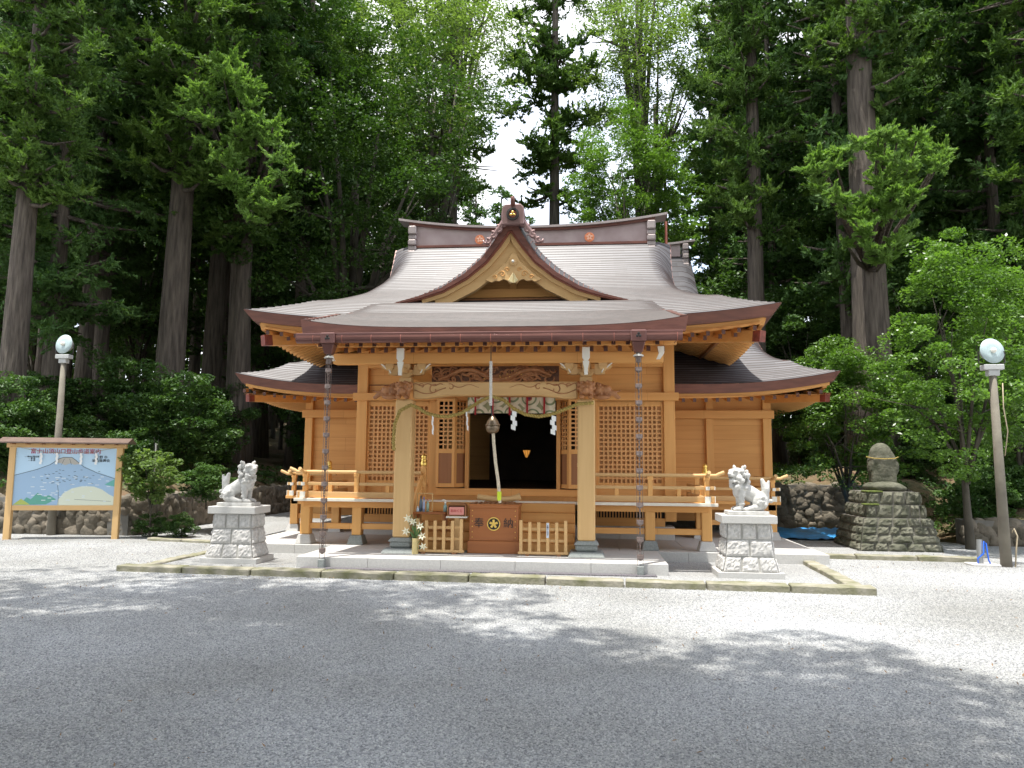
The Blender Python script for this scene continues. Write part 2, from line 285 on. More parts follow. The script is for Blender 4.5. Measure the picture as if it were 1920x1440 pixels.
# loose stones of the gravel, nearest strip
def gravel_stones():
    rng=random.Random(3); meshes=[]
    pc=bpy.data.collections.new('stone shapes')
    sm=stonemat()
    for i in range(5):
        bm=bmesh.new(); bmesh.ops.create_icosphere(bm,subdivisions=1,radius=1)
        for v in bm.verts: v.co=Vector((v.co.x*rng.uniform(.8,1.2),v.co.y*rng.uniform(.6,1.0),v.co.z*rng.uniform(.4,.8)))
        me=bpy.data.meshes.new('stone'); bm.to_mesh(me); bm.free(); me.materials.append(sm)
        pc.objects.link(bpy.data.objects.new('gravel stone',me))
    me=bpy.data.meshes.new('gravel'); me.from_pydata([(-6.8,3.0,.0),(6.6,3.0,.0),(8.6,9.9,.0),(-8.4,10.4,.0)],[],[(0,1,2,3)])
    o=bpy.data.objects.new('gravel',me); COL.objects.link(o); tag(o,'loose grey crushed stone covering the front of the yard','gravel',kind='stuff')
    ng=bpy.data.node_groups.new('scatter','GeometryNodeTree'); ng.interface.new_socket('Geometry',in_out='INPUT',socket_type='NodeSocketGeometry'); ng.interface.new_socket('Geometry',in_out='OUTPUT',socket_type='NodeSocketGeometry')
    N=ng.nodes; L=ng.links; gi=N.new('NodeGroupInput'); go=N.new('NodeGroupOutput')
    dp=N.new('GeometryNodeDistributePointsOnFaces'); dp.inputs['Density'].default_value=5200
    ins=N.new('GeometryNodeInstanceOnPoints'); ci=N.new('GeometryNodeCollectionInfo'); ci.inputs['Collection'].default_value=pc; ci.inputs['Separate Children'].default_value=True; ci.inputs['Reset Children'].default_value=True
    ins.inputs['Pick Instance'].default_value=True
    rv=N.new('FunctionNodeRandomValue'); rv.data_type='FLOAT_VECTOR'; rv.inputs[0].default_value=(-.5,-.5,0); rv.inputs[1].default_value=(.5,.5,6.28)
    rs=N.new('FunctionNodeRandomValue'); rs.data_type='FLOAT'; rs.inputs[2].default_value=.0045; rs.inputs[3].default_value=.0105; rs.inputs['Seed'].default_value=7
    L.new(gi.outputs[0],dp.inputs[0]); L.new(dp.outputs[0],ins.inputs[0]); L.new(ci.outputs[0],ins.inputs['Instance']); L.new(rv.outputs[0],ins.inputs['Rotation']); L.new(rs.outputs[1],ins.inputs['Scale'])
    L.new(ins.outputs[0],go.inputs[0]); md=o.modifiers.new('scatter','NODES'); md.node_group=ng
    ng2=ng.copy(); dn=[q for q in ng2.nodes if q.bl_idname=='GeometryNodeDistributePointsOnFaces'][0]; dn.inputs['Density'].default_value=1900
    me=bpy.data.meshes.new('gravel'); me.from_pydata([(-8.4,10.4,0),(-5.4,10.6,0),(-5.2,14.0,0),(-13,14.4,0),(5.3,9.9,0),(8.6,9.9,0),(12.5,13.4,0),(5.3,13.5,0)],[],[(0,1,2,3),(4,5,6,7)])
    o=bpy.data.objects.new('gravel',me); COL.objects.link(o); tag(o,'loose sunlit gravel on both sides of the kerbed forecourt','gravel',kind='stuff'); md=o.modifiers.new('scatter','NODES'); md.node_group=ng2
gravel_stones()
# platforms: two levels of paving in granite
def slabs(name,x0,x1,y0,y1,z1,n,m,label=None):
    g=G(); dx=(x1-x0)/n; dy=(y1-y0)/m; e=.002
    for i in range(n):
        for j in range(m): g.box(x0+i*dx+e,x0+(i+1)*dx-e,y0+j*dy+e,y0+(j+1)*dy-e,-.05,z1-(0.0015 if (i+j)%2 else 0))
    o=g.go(name,GRAN,bevel=.003,kind='structure'); return o
slabs('stone_path',-2.93,2.68,11.15,12.78,.16,5,3)
slabs('paved_terrace',-4.75,5.45,12.79,17.4,.157,9,4)
B('dark_pebble_strip',mat('dark pebbles',(.13,.12,.13),.8,var=.5,scale=60,bump=.02,bscale=60),None,-2.8,2.5,10.98,11.14,-.05,.018,kind='structure')
# kerb stones
def kerb(name,pts,n,w,h,seed=1):
    rng=random.Random(seed); g=G(); a=Vector(pts[0]); b=Vector(pts[1]); d=(b-a)/n; L=d.length; u=d.normalized(); r=Vector((-u.y,u.x,0))
    for i in range(n):
        p=a+d*i+u*.012; q=a+d*(i+1)-u*.012; hh=h+rng.uniform(-.008,.008); o=rng.uniform(-.012,.012)
        vs=[]; k=7
        for j in range(k+1):
            c=p+(q-p)*j/k; jit=[rng.uniform(-.007,.007) for _ in range(4)]
            vs+=[c+r*(o-w/2+jit[0])+Vector((0,0,-.05)),c+r*(o-w/2+jit[0])+Vector((0,0,hh+jit[1])),c+r*(o+w/2+jit[2])+Vector((0,0,hh+jit[3])),c+r*(o+w/2+jit[2])+Vector((0,0,-.05))]
        fs=[(0,1,2,3),(4*k+3,4*k+2,4*k+1,4*k)]
        for j in range(k): fs+=[(4*j,4*j+4,4*j+5,4*j+1),(4*j+1,4*j+5,4*j+6,4*j+2),(4*j+2,4*j+6,4*j+7,4*j+3)]
        g.add(vs,fs)
    return g.go(name,MOSS,bevel=.012,kind='structure')
kerb('kerb',[(-5.3,10.42,0),(5.12,9.98,0)],10,.24,.095)
kerb('side_kerb',[(5.0,10.1,0),(5.15,13.7,0)],4,.2,.06,2)
kerb('side_kerb',[(-5.2,10.6,0),(-5.1,13.6,0)],4,.2,.03,3)
kerb('back_kerb',[(5.15,13.75,0),(8.15,13.6,0)],3,.2,.08,4)
kerb('back_kerb',[(-7.3,14.4,0),(-4.8,13.9,0)],3,.2,.05,5)
# ------------------------------------------------------------------ roof helpers
def sheet(name,mt,parent,prof_y,half,zf,xc=0,course=.1,step=.02,ncol=40,y_end=None,**k):
    """Roof slope seen from the front: rows every course up the slope, each course standing proud of the one above."""
    y0,y1=prof_y; ys=list(np.arange(y0,y1,course))+[y1]; V=[];Fc=[]; nc=ncol+1
    us=[math.copysign(abs(u)**.8,u) for u in np.linspace(-1,1,nc)]
    rows=[]
    for a,b in zip(ys[:-1],ys[1:]):
        for y,dz in ((a,step),(b,0)):
            rows.append([(xc+u*half(y),y,zf(u*half(y),y)+dz) for u in us])
    for r in rows: V+=r
    for i in range(len(rows)-1):
        for j in range(ncol): o=i*nc+j; Fc.append((o,o+1,o+nc+1,o+nc))
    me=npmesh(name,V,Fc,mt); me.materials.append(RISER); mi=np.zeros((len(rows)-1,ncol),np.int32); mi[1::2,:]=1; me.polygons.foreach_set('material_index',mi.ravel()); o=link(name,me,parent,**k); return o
def curveboard(name,mt,parent,pts,z_off0,z_off1,thick,inward,bevel=0,und=None,pull=0,pull_end=None,**k):
    """Board hanging below a 3D eave line; its foot leans inward by und and its ends are mitred by pull."""
    g=G(); iv=Vector(inward); und=.25*abs(z_off1) if und is None else und
    P=[Vector(p) for p in pts]; n=len(P); cum=[0]
    for a,c in zip(P[:-1],P[1:]): cum.append(cum[-1]+(c-a).length)
    T=cum[-1]; p0=pull; p1=pull if pull_end is None else pull_end
    bot=[]
    for i,p in enumerate(P):
        t=cum[i]; tn=p0+(T-p0-p1)*t/T; j=max(0,min(n-2,next((q for q in range(n-1) if cum[q+1]>=tn),n-2))); f=(tn-cum[j])/max(1e-6,cum[j+1]-cum[j]); c=P[j].lerp(P[j+1],f)
        bot.append(c+Vector((0,0,z_off1))+iv*und)
    top=[p+Vector((0,0,z_off0)) for p in P]
    vs=top+bot+[t+iv*thick for t in top]+[c+iv*thick for c in bot]; fs=[]
    for i in range(n-1): fs+=[(i,i+1,n+i+1,n+i),(2*n+i+1,2*n+i,3*n+i,3*n+i+1),(i,2*n+i,2*n+i+1,i+1),(n+i,n+i+1,3*n+i+1,3*n+i)]
    fs+=[(0,n,3*n,2*n),(n-1,3*n-1,4*n-1,2*n-1)]
    g.add(vs,fs); return g.go(name,mt,parent,bevel=bevel,**k)
# ------------------------------------------------------------------ the shrine hall
hall=thing('shrine_hall','new cypress wood shrine hall with curved copper roofs, front porch and side wings','shrine hall',(0,15,0))
hall.location=(0,0,0)
YR=19.4
MP=smoothtab([(13,4.16),(14,4.60),(14.6,4.86),(16,5.44),(17.2,6.02),(18.2,6.62),(YR,7.50)])
def Wm(y): return lerp([(13,4.87),(13.6,4.52),(14.2,4.24),(15,3.98),(15.8,3.80),(17,3.68),(18,3.64),(19,3.68),(YR,3.72)],y)
def ez(x,t): return .25*(abs(x)/4.87)**3.2*max(0,1-t/3)
def zm(x,y):
    z=lerp(MP,y)+ez(x,y-13); w=Wm(y); 
    if y>14.6:
        d=abs(x)-(w-.5)
        if d>0: z-= lerp([(14.6,0),(16.2,.42),(18.6,.6),(YR,.12)],y)*(d/.5)**2
    return z
sheet('main_roof',ROOF,hall,(13,YR),Wm,zm,course=.15)
back=sheet('rear_roof_slope',ROOF,hall,(13,YR),Wm,zm,course=.3); back.scale=(1,-1,1); back.location=(0,2*YR,0)
eave=[(x,13,zm(x,13)) for x in np.linspace(-4.87,4.87,41)]
curveboard('eave_fascia',COP,hall,eave,.014,-.165,.10,(0,1,0),und=.14,pull=.15)
curveboard('eave_board',WH,hall,[(x*.955,y+.2,z) for x,y,z in eave],-.145,-.30,.08,(0,1,0),und=.05,pull=.1)
# side skirts of the main roof, fascia and soffit
for s in (-1,1):
    n=16; V=[];Fc=[]; ys=np.linspace(13,2*YR-13,120)
    for y in ys:
        yy=y if y<YR else 2*YR-y
        for j in range(n+1):
            t=j/n; xi=Wm(yy) if yy<15.6 else 3.55; x=4.87+(xi-4.87)*t; zi=zm(xi,yy) if yy<15.6 else 5.25
            ze=4.16+.25*max(0,1-(yy-13)/3.5)**2.2
            V.append((s*x,y,ze+(zi-ze)*(t**1.15)))
    for i in range(len(ys)-1):
        for j in range(n): o=i*(n+1)+j; Fc.append((o,o+1,o+n+2,o+n+1))
    link('side_roof',npmesh('side_roof',V,Fc,ROOF),hall)
    se=[(s*4.87,y,4.16+.25*max(0,1-((y if y<YR else 2*YR-y)-13)/3.5)**2.2) for y in np.linspace(13,2*YR-13,50)]
    curveboard('side_eave_fascia',COP,hall,se,.010,-.167,.10,(-s,0,0),und=.142,pull=.15); curveboard('side_eave_board',WY,hall,[(x-s*.2,y,z) for x,y,z in se if 13.2<y<2*YR-13.2],-.145,-.30,.08,(-s,0,0),und=.05)
    # gable triangle of the big roof
    g=G(); tab=[(y,zm(s*(Wm(y)-.1),y)-.12) for y in np.linspace(15.6,YR,20)]; poly=tab+[(2*YR-y,z) for y,z in tab[::-1][1:]]
    vs=[(s*3.5,y,z) for y,z in poly]+[(s*3.3,y,z) for y,z in poly]; k=len(poly)
    g.add(vs,[tuple(range(k)),tuple(range(2*k-1,k-1,-1))]+[(i,(i+1)%k,(i+1)%k+k,i+k) for i in range(k)]); g.go('gable_wall',WV,hall)
    # verge rolls
    vg=[(s*(Wm(y)+.0),y,zm(s*Wm(y),y)) for y in np.linspace(15.2,YR,24)]; vg+=[(x,2*YR-y,z) for x,y,z in vg[::-1][1:]]
    curveboard('verge_fascia',COP,hall,vg,.02,-.26,.1,(-s,0,0))
# soffit boards, rafters of the main eave
def eave_under(parent,xw,y0,yw,z0,zw,half,zfun,pitch,xskip,rows=2,capm=CAP,part=True,xc=0,zdrop=.3,rl=.9):
    # soffit
    g=G(); n=24; V=[]; 
    for j,t in enumerate((0,1)):
        for i in range(n+1):
            x=(-1+2*i/n); hx=half-.28-(half-.28-xw)*t
            V.append((xc+x*hx,y0+.15+(yw-y0-.15)*t,(zfun(x*half)-zdrop+.02) if t==0 else zw))
    for i in range(n): g.add([V[i],V[i+1],V[n+2+i],V[n+1+i]],[(0,1,2,3)])
    g.go('soffit_board',WY,parent)
    made=0
    for row in range(rows):
        k=int(half*2/pitch)
        for i in range(k):
            x=-half+pitch*(i+.5)+ (pitch*.0)
            if abs(x)<xskip or abs(x)>half-.25: continue
            ys=y0+.2+row*.33; z=zfun(x)-zdrop-.035-row*.075+ (.05 if row else 0)
            sl=(zw-.05-z)/(yw-ys)
            t1=1.0
            if abs(x)>xw: t1=max(.15,(half-abs(x))/(half-xw))
            a=Vector((xc+x,ys,z)); b=Vector((xc+x,ys+(yw-ys)*t1,z+sl*(yw-ys)*t1-.02))
            o=G().bar(a,b,.06,.075).go('rafter',WY,parent)
            G().bar(a-(b-a).normalized()*.012,a,.062,.077).go('rafter_cap',capm,o); made+=1
    return made
zedge=lambda x: 4.16+ez(x,0)
eave_under(hall,3.3,13,14.95,0,4.32,4.87,zedge,.27,2.95,rows=2)
# side eaves seen from below: rafters across, outer board line, hip rafters
for s in (-1,1):
    ysd=list(np.arange(13.5,23,.19)); g=G(); 
    for y in ysd:
        zi=4.40; x0=4.62; zz=3.80+.25*max(0,1-(y-13)/3.5)**2.2
        xin=3.3 if y>14.9 else 4.87-(y-13)*.82
        a=Vector((s*x0,y,zz)); b=Vector((s*xin,y,zz+(zi-zz)*(x0-xin)/1.32)); g.bar(a,b,.06,.09)
    o=g.go('side_rafters',WH,hall,kind='stuff')
    G().add([(s*4.56,13.5,4.02),(s*4.60,15,3.93),(s*4.60,2*YR-13.4,3.90),(s*3.3,2*YR-15,4.50),(s*3.3,15,4.50)],[(0,1,2,3,4)]).go('soffit_board',WD,hall)  # browner wood here paints in the shade of the gaps between rafters
    G().box(s*4.05-.03,s*4.05+.03,14.0,24,3.98,4.06).go('eave_purlin',WD,hall)
    a=Vector((s*3.3,14.9,4.14)); b=Vector((s*4.50,13.42,3.90)); o=G().bar(a,b,.15,.2).go('hip_rafter',WY,hall)
    d=(b-a).normalized(); G().bar(b-d*.0,b+d*.16,.155,.2).go('hip_rafter_cap',mat('red brown copper cap',(.22,.05,.035),.4,var=.3,scale=12,metal=.2),o)
# wooden walls of the front hall
YW=14.95
HW=3.13
for s in (-1,1):
    B('corner_post',WV,hall,s*HW-.11,s*HW+.11,YW-.06,YW+.16,.5,4.3,bevel=.008)
    B('post',WV,hall,s*1.62-.08,s*1.62+.08,YW-.04,YW+.14,.5,4.3)
    B('wall_panel',WH,hall,min(s*1.7,s*3.02),max(s*1.7,s*3.02),YW+.06,YW+.11,3.03,4.3)
    B('wall_panel',WH,hall,min(s*1.7,s*3.02),max(s*1.7,s*3.02),YW+.07,YW+.12,.95,1.17)
    # lattice window
    x0,x1=sorted((s*1.70,s*3.02)); w=B('lattice_window',WV,hall,x0,x0+.05,YW,YW+.06,1.17,2.87)
    G().box(x1-.05,x1,YW,YW+.06,1.17,2.87).box(x0+.05,x1-.05,YW,YW+.06,2.76,2.87).box(x0+.05,x1-.05,YW,YW+.06,1.17,1.24).go('window_frame',WV,w,bevel=.004)
    g=G(); k=14; dx=(x1-x0-.1)/k
    for i in range(1,k): g.box(x0+.05+i*dx-.017,x0+.05+i*dx+.017,YW+.002,YW+.04,1.24,2.76)
    for j in range(1,17): z=1.24+j*1.52/17; g.box(x0+.05,x1-.05,YW+.0035,YW+.0385,z-.017,z+.017)
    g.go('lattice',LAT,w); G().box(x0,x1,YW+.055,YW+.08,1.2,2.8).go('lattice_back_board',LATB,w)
    B('side_wall',WH,hall,min(s*3.17,s*3.23),max(s*3.17,s*3.23),YW+.17,24,.5,4.45)
    B('under_wall_beam',WH,hall,min(s*1.55,s*3.02),max(s*1.55,s*3.02),YW-.02,YW+.12,.80,.95)
    # slatted vents under the floor
    g=G(); 
    for i in range(22): xx=s*(1.72+i*.058); g.box(xx-.012,xx+.012,14.9,14.94,.56,.80)
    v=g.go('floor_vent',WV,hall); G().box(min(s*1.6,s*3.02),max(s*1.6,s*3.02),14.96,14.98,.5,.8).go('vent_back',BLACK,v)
    B('base_board',WH,hall,min(s*1.6,s*3.02),max(s*1.6,s*3.02),14.9,14.95,.40,.56)
B('tie_beam',WH,hall,-3.31,3.31,YW-.12,YW-.061,2.87,3.03)
B('tie_beam',WH,hall,-3.02,3.02,YW-.055,YW+.0,3.55,3.66)
B('head_beam',WH,hall,-3.3,3.3,YW-.1,YW+.15,4.31,4.46)
g=G()
for i in range(6): 
    for j in (0,1): g.box(-3.2+i*1.067+.003,-3.2+(i+1)*1.067-.003,14.85+j*.01,15.3,.15+j*.0+0.0,.40) if j==0 else None
g.go('foundation_stone',GRAN,hall,bevel=.006)
# doorway: folded leaves, lintel, dark room
def leaf(x0,x1,y0,y1,name='folding_door'):
    a=Vector((x0,y0,0)); b=Vector((x1,y1,0)); L=(b-a).length; ang=math.atan2(b.y-a.y,b.x-a.x); Mx=Matrix.Translation(a)@Matrix.Rotation(ang,4,'Z')
    g=G(); g.box(0,.055,0,.045,1.12,2.9,Mx).box(L-.055,L,0,.045,1.12,2.9,Mx)
    for z0,z1 in ((2.84,2.9),(1.80,1.89),(1.12,1.20)): g.box(.055,L-.055,0,.045,z0,z1,Mx)
    o=g.go(name,WV,hall,bevel=.003)
    G().box(.055,L-.055,.012,.03,1.20,1.80,Mx).go('door_panel',WD,o)  # panel colour is browner to carry the shade on the door leaves
    g=G(); k=max(2,int((L-.11)/.085)); dx=(L-.11)/k
    for i in range(1,k): g.box(.055+i*dx-.015,.055+i*dx+.015,.008,.035,1.89,2.84,Mx)
    for j in range(1,11): z=1.89+j*.95/11; g.box(.055,L-.055,.0095,.0335,z-.015,z+.015,Mx)
    g.go('door_lattice',LAT,o)
leaf(-1.52,-1.14,14.72,14.70); leaf(-1.13,-.92,14.72,15.1); leaf(1.14,1.52,14.70,14.72); leaf(.92,1.13,15.1,14.72)
B('door_sill',WH,hall,-1.54,1.54,14.8,15.05,.96,1.10); B('door_lintel',WH,hall,-1.54,1.54,YW-.03,YW+.1,2.90,3.0)
for s in (-1,1): B('door_post',WV,hall,s*.93-.04,s*.93+.04,YW,YW+.12,1.10,2.9)
B('upper_wall_panel',WH,hall,-1.54,1.54,YW+.05,YW+.1,3.03,4.3)
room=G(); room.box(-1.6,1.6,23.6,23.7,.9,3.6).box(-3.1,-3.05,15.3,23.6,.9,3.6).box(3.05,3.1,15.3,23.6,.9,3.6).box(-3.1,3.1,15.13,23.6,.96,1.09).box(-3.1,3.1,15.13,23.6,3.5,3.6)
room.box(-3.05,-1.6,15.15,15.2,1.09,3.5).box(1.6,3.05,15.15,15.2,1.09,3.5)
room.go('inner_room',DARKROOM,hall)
# wings
WX=.25
WPf=smoothtab([(15,3.20),(16,3.55),(17,4.05),(18,4.62),(19,5.3),(YR+.3,5.85)])
def Ww(y): return lerp([(15,6.22),(15.6,5.95),(16.3,5.72),(17,5.56),(18,5.45),(19,5.42),(YR+.3,5.44)],y)
def zw(x,y):
    z=lerp(WPf,y)+.26*(max(0,abs(x)-3.4)/2.8)**2.4*max(0,1-(y-15)/3)
    d=abs(x)-(Ww(y)-.45)
    if d>0 and y>16.5: z-=lerp([(16.5,0),(17.5,.3),(19,.35),(20,.2)],y)*(d/.45)**2
    return z
sheet('wing_roof',ROOF,hall,(15,YR+.3),Ww,zw,xc=WX,course=.15,ncol=60)
back=sheet('wing_rear_roof',ROOF,hall,(15,YR+.3),Ww,zw,xc=WX,course=.3); back.scale=(1,-1,1); back.location=(0,2*YR+.6,0)
for s in (-1,1):
    we=[(WX+x,15,zw(x,15)) for x in (np.linspace(3.0,6.22,22) if s>0 else np.linspace(-6.22,-2.75,22))]
    pa,pb=(0,.12) if s>0 else (.12,0); curveboard('wing_fascia',COP,hall,we,.014,-.16,.10,(0,1,0),und=.11,pull=pa,pull_end=pb); curveboard('wing_eave_board',WH,hall,[(x-s*.16,y+.17,z) for x,y,z in we],-.14,-.25,.08,(0,1,0),und=.03)
    sf=[]; V=[];Fc=[];n=8; ys=np.linspace(15,2*YR-14.4,70)
    zE=lambda y:3.2+.26*max(0,1-((y if y<YR+.3 else 2*YR+.6-y)-15)/3)**2
    for y in ys:
        yy=y if y<YR+.3 else 2*YR+.6-y; xi=Ww(yy) if yy<17 else 5.35; zi=zw(xi,yy) if yy<17 else 3.75
        for j in range(n+1): t=j/n; V.append((WX+s*(6.22+(xi-6.22)*t),y,zE(y)+(zi-zE(y))*t**1.1))
        sf.append((WX+s*6.22,y,zE(y)))
    for i in range(len(ys)-1):
        for j in range(n): o=i*(n+1)+j; Fc.append((o,o+1,o+n+2,o+n+1))
    link('wing_side_roof',npmesh('wing_side_roof',V,Fc,ROOF),hall)
    curveboard('wing_side_fascia',COP,hall,sf,.010,-.162,.10,(-s,0,0),und=.112,pull=.12); curveboard('wing_side_board',WY,hall,[(x-s*.17,y,z) for x,y,z in sf if y>15.15],-.14,-.25,.08,(-s,0,0),und=.03)
    vg=[(WX+s*Ww(y),y,zw(s*Ww(y),y)) for y in np.linspace(16.6,YR+.3,20)]; curveboard('wing_verge',COP,hall,vg+[(x,2*YR+.6-y,z) for x,y,z in vg[::-1][1:]],.02,-.22,.1,(-s,0,0))
    g=G(); tab=[(y,zw(s*(Ww(y)-.1),y)-.1) for y in np.linspace(16.6,YR+.3,14)]; poly=tab+[(2*YR+.6-y,z) for y,z in tab[::-1][1:]]; k=len(poly)
    vs=[(WX+s*5.3,y,z) for y,z in poly]+[(WX+s*5.2,y,z) for y,z in poly]; g.add(vs,[tuple(range(k)),tuple(range(2*k-1,k-1,-1))]+[(i,(i+1)%k,(i+1)%k+k,i+k) for i in range(k)]); g.go('wing_gable',WV,hall)
    # wing wall
    xa,xb=3.24,WX*s+5.15; YG=16.6
    B('wing_post',WV,hall,s*xb-.09,s*xb+.09,YG-.05,YG+.13,.4,3.2,bevel=.008)
    if s>0: B('wing_post',WV,hall,4.18-.08,4.18+.08,YG-.04,YG+.12,.4,3.2)
    B('wing_wall',WH,hall,min(s*xa,s*xb),max(s*xa,s*xb),YG+.06,YG+.11,.9,3.2); B('wing_tie_beam',WH,hall,min(s*xa,s*(xb+.14)),max(s*xa,s*(xb+.14)),YG-.11,YG-.051,2.62,2.80)
    B('wing_tie_beam',WH,hall,min(s*xa,s*xb),max(s*xa,s*xb),YG-.1,YG-.051,.95,1.08); B('wing_side_wall',WH,hall,min(s*xb,s*(xb+.06)),max(s*xb,s*(xb+.06)),YG+.14,23,.5,3.2)
    B('wing_foot_board',WH,hall,min(s*xa,s*xb),max(s*xa,s*xb),YG+.02,YG+.06,.4,.9)
    # wing rafters with caps
    lo,hi=(-5.95,-3.3) if s<0 else (3.35,6.3)
    G().add([(WX+s*6.1,15.15,3.02),(s*2.9,15.15,2.97),(s*2.9,16.6,3.22),(WX+s*5.2,16.6,3.22)],[(0,1,2,3)]).go('wing_soffit',WY,hall)
    x=lo+.1
    while x<hi:
        z=2.915+.22*(max(0,abs(x-WX)-3.4)/2.8)**2.4; ln=1.35 if abs(x-WX)<5.15 else max(.12,1.35*(6.2-abs(x-WX))/1.05)
        a=Vector((x,15.24,z)); b=Vector((x,15.24+ln,z+.2*ln)); o=G().bar(a,b,.06,.075).go('wing_rafter',WY,hall); G().bar(a-Vector((0,.012,0)),a,.062,.077).go('rafter_cap',CAP,o); x+=.225
    g=G()
    for y in np.arange(15.5,22,.13):
        xin=WX*s+5.15 if y>16.6 else 5.15+WX*s+ (16.6-y)*.55
        zz=2.90+.2*max(0,1-(y-15)/2.5)**2; a=Vector((s*(6.05+WX*s),y,zz)); b=Vector((s*xin,y,zz+.22*(6.05+WX*s-xin))); g.bar(a,b,.045,.06)
    g.go('wing_side_rafters',WH,hall,kind='stuff'); G().add([(WX+s*6.1,15.2,3.06),(WX+s*6.1,23,2.98),(WX+s*5.1,23,3.2),(WX+s*5.1,16.6,3.2)],[(0,1,2,3)]).go('wing_soffit',WH,hall)
    a=Vector((WX+s*5.15,16.6,3.05)); b=Vector((WX+s*5.95,15.33,2.97)); o=G().bar(a,b,.13,.17).go('wing_hip_rafter',WY,hall); d=(b-a).normalized(); G().bar(b,b+d*.13,.135,.17).go('hip_rafter_cap',bpy.data.materials['red brown copper cap'],o)
# ridge of the main roof
ridge_top=lambda x: 7.90+.28*(abs(x-.05)/3.6)**2.2
def ribx(f0,f1,x0,x1,n=30): xs=np.linspace(x0,x1,n); return [(x,f0(x)) for x in xs],[(x,f1(x)) for x in xs]
t,b=ribx(lambda x:ridge_top(x)-.10,lambda x:7.36,-3.12,3.12); rd=G().ribbon(t,b,YR-.17,YR+.17).go('roof_ridge',mat('purple brown copper ridge',(.44,.35,.345),.42,scale=2,base2=(.33,.245,.24),metal=.15),hall)
t,b=ribx(lambda x:ridge_top(x)-.03,lambda x:ridge_top(x)-.10,-3.3,3.3); G().ribbon(t,b,YR-.23,YR+.23).go('ridge_moulding',COP,rd)
t,b=ribx(lambda x:ridge_top(x)+.03,lambda x:ridge_top(x)-.03,-3.58,3.62,40); G().ribbon(t,b,YR-.28,YR+.28).go('ridge_cap',mat('grey copper cap',(.36,.31,.30),.4,var=.1,scale=4,metal=.3),rd)
t,b=ribx(lambda x:7.46,lambda x:7.40,-3.1,3.1); G().ribbon(t,b,YR-.21,YR+.21).go('ridge_foot_moulding',COP,rd)
for s in (-1,1):
    g=G(); xx=s*3.2
    for z0,z1,dy in ((7.76,8.0,.30),(7.62,7.76,.26),(7.46,7.62,.30),(7.30,7.46,.25),(7.06,7.30,.33)): g.box(xx-.11,xx+.11,YR-dy,YR+dy,z0,z1)
    g.go('ridge_end_tile',bpy.data.materials['grey copper cap'],hall,bevel=.03)
for x in (-1.36,1.58):
    MM=Matrix.Rotation(PI/2,4,'X'); e=G().lathe([(.0,.0),(.125,.0),(.13,.015),(.11,.02),(.0,.02)],(x,YR-.17,7.60),24,MM).go('ridge_emblem',COPL,rd)
    g=G()
    for i in range(5):
        a=PI/2+i*2*PI/5; g.ball((x+.055*math.cos(a),YR-.193,7.60+.055*math.sin(a)),(.03,.012,.04),8,6,Matrix.Rotation(-(a-PI/2),3,'Y'))
    g.go('blossom_relief',mat('pale copper relief',(.88,.50,.34),.4) if 'pale copper relief' not in bpy.data.materials else bpy.data.materials['pale copper relief'],e,smooth=True)
G().tube([(3.66,19.9,7.3),(3.66,19.9,8.2)],.035,8).box(3.4,3.7,19.8,20,7.3,7.5).go('rear_ridge_ornament',COPR,hall)
# front dormer gable
ZG=[(0,6.36),(.147,6.28),(.33,5.97),(.574,5.631),(.921,5.324),(1.369,5.05),(1.802,4.895),(2.313,4.76)]
def zg(x):
    return lerp(ZG,abs(x))
V=[];Fc=[]; xsg=np.concatenate([-np.array([2.32,2.1,1.9,1.7,1.5,1.3,1.15,1.0,.85,.72,.6,.5,.4,.32,.24,.16,.1]),[-.06,0,.06],np.array([.1,.16,.24,.32,.4,.5,.6,.72,.85,1,1.15,1.3,1.5,1.7,1.9,2.1,2.32])]); yg=np.concatenate([[14.2,14.28,14.38,14.5,14.65,14.85],np.linspace(15.1,19.0,16)])
for y in yg:
    r=.30*min(1,(y-14.2)/.65)**.6
    for x in xsg: V.append((x,y,zg(x)+r*max(0,1-(abs(x)/2.32)**3)))
n=len(xsg)
for i in range(len(yg)-1):
    for j in range(n-1): o=i*n+j; Fc.append((o,o+1,o+n+1,o+n))
dg_=link('dormer_gable_roof',npmesh('dormer_gable_roof',V,Fc,ROOF,True),hall)
def courses_on_gable():
    g=G()
    for s in (-1,1):
        for q in np.linspace(.12,2.1,22):
            pts=[]
            for y in (14.2,14.28,14.38,14.5,14.65,14.85,15.4,16.2,17.2):
                xx=q-.0*(y-14.2); r=.30*min(1,(y-14.2)/.65)**.6; pts.append((s*xx,y-.01,zg(xx)+r*max(0,1-(xx/2.32)**3)+.004))
            g.tube(pts,.008,4)
    g.go('roof_course_edge',COP,dg_)
courses_on_gable()
def offset(pts,d0,d1):   # offset a polyline in XZ along its lower normal
    out=[]
    for i,(x,z) in enumerate(pts):
        a=pts[max(i-1,0)]; b=pts[min(i+1,len(pts)-1)]; dx,dz=b[0]-a[0],b[1]-a[1]; L=math.hypot(dx,dz); t=i/(len(pts)-1); d=d0+(d1-d0)*t
        out.append((x+dz/L*d,z-dx/L*d))
    return out
xr=[.0,.06,.147,.24,.33,.45,.574,.74,.921,1.14,1.369,1.58,1.802,2.05,2.313]
